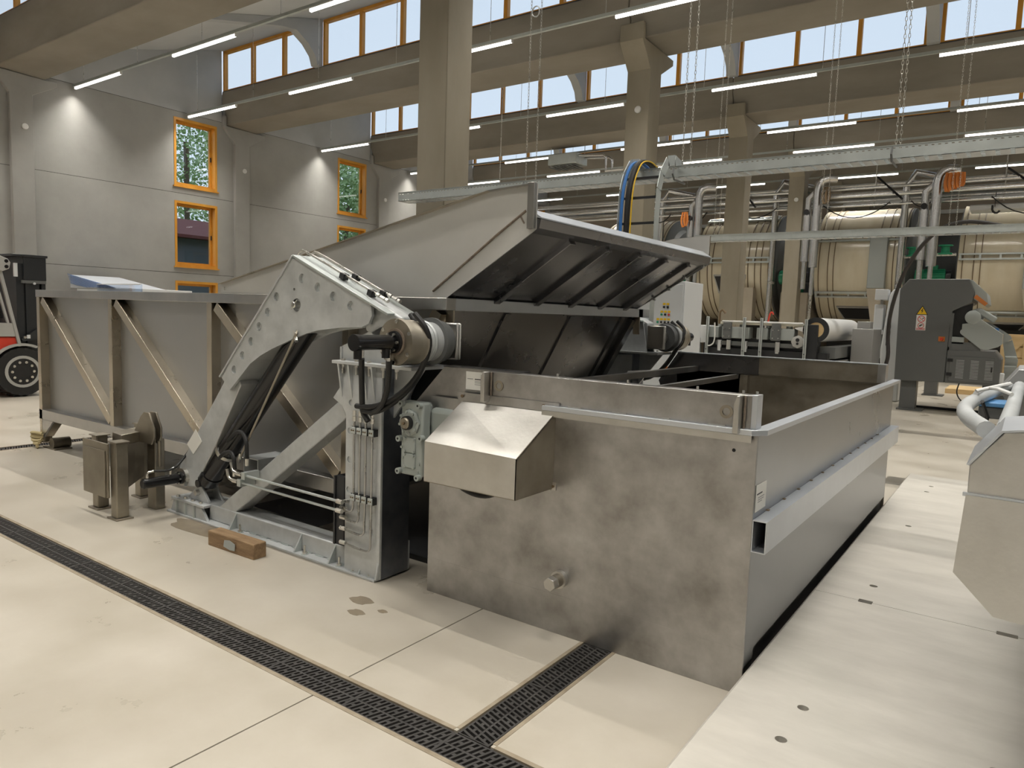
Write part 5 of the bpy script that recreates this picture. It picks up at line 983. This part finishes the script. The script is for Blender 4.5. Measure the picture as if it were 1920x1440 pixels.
# ---------- machine at the right edge ----------
t = thing('right_machine', 'steel machine with chamfered hood and bent grey pipes at the edge, on the concrete platform', 'machine', (.2, 3.0, .13))
pr_ = [(-0.1,1.273), (-0.027,1.374), (.06, 1.385), (.9, 1.40), (.9, .84), (.10, .855), (-0.006,0.865), (-0.098,0.959)]
h = part(G().prism(pr_, 'y', 2.36, 2.72), 'hood', 'hood_steel', t, bevel=.003, label='chamfered brushed steel hood')
part(G().box(-.11, .9, 2.352, 2.362, 1.186, 1.196), 'seam_fold', 'bright_steel', h)
part(G().prism([(-.102, 1.19), (-.115, .965), (-.012, .862), (.1, .855), (.9, .84), (.9, 1.19)], 'y', 2.348, 2.356), 'lower_sheet', 'hood_steel', h)
part(G().prism([(-.10, 1.275), (-.03, 1.375), (.06, 1.39), (.9, 1.405), (.9, 1.41), (.055, 1.395), (-.034, 1.38), (-.107, 1.277)], 'y', 2.34, 2.74), 'top_strip', 'bright_steel', h)
part(G().prism([(-.09, 1.35), (-.02, 1.455), (.9, 1.48), (.9, 1.0), (-.05, 1.0), (-.07, 1.3)], 'y', 4.5, 5.1), 'rear_hood', 'panel_steel', t, bevel=.004)
part(G().tube([(-.055, 4.5, 1.36), (-.10, 4.3, 1.35), (-.16, 3.8, 1.345), (-.185, 3.4, 1.335), (-.15, 3.05, 1.335), (-.08, 2.72, 1.335)], .028, 12, sm=2), 'bent_pipe', 'galvanised', t)
part(G().tube([(-.01, 4.5, 1.37), (-.03, 2.7, 1.345)], .026, 12), 'straight_pipe', 'galvanised', t)
part(G().tube([(-.05, 4.4, 1.385), (-.14, 4.0, 1.375), (-.16, 3.7, 1.375)], .010, 8, sm=1), 'cable', 'white', t); part(G().tube([(-.16, 3.7, 1.385), (-.10, 3.75, 1.405), (-.03, 3.6, 1.39)], .008, 8, sm=1), 'cable', 'white', t)
j = part(G().box(-.155, -.045, 3.95, 4.15, 1.245, 1.30), 'junction_box', 'machine_dark', t, bevel=.006); part(G().box(-.16, -.04, 3.94, 4.16, 1.30, 1.32), 'junction_box_lid', 'blue_lid', j, bevel=.004)
part(G().tube([(-.06, 3.95, 1.25), (-.06, 3.9, 1.15), (-.07, 3.85, 1.0)], .008, 6), 'cable', 'rubber', t); part(G().tube([(-.13, 3.6, 1.35), (-.11, 3.7, 1.28), (-.12, 3.8, 1.2)], .008, 6), 'cable', 'rubber', t)
part(G().box(.05, .9, 2.72, 5.0, .95, 1.42), 'machine_frame', 'machine_light', t); part(G().box(.25, .85, 2.6, 5.0, .131, .95), 'base_cabinet', 'panel_steel', t)
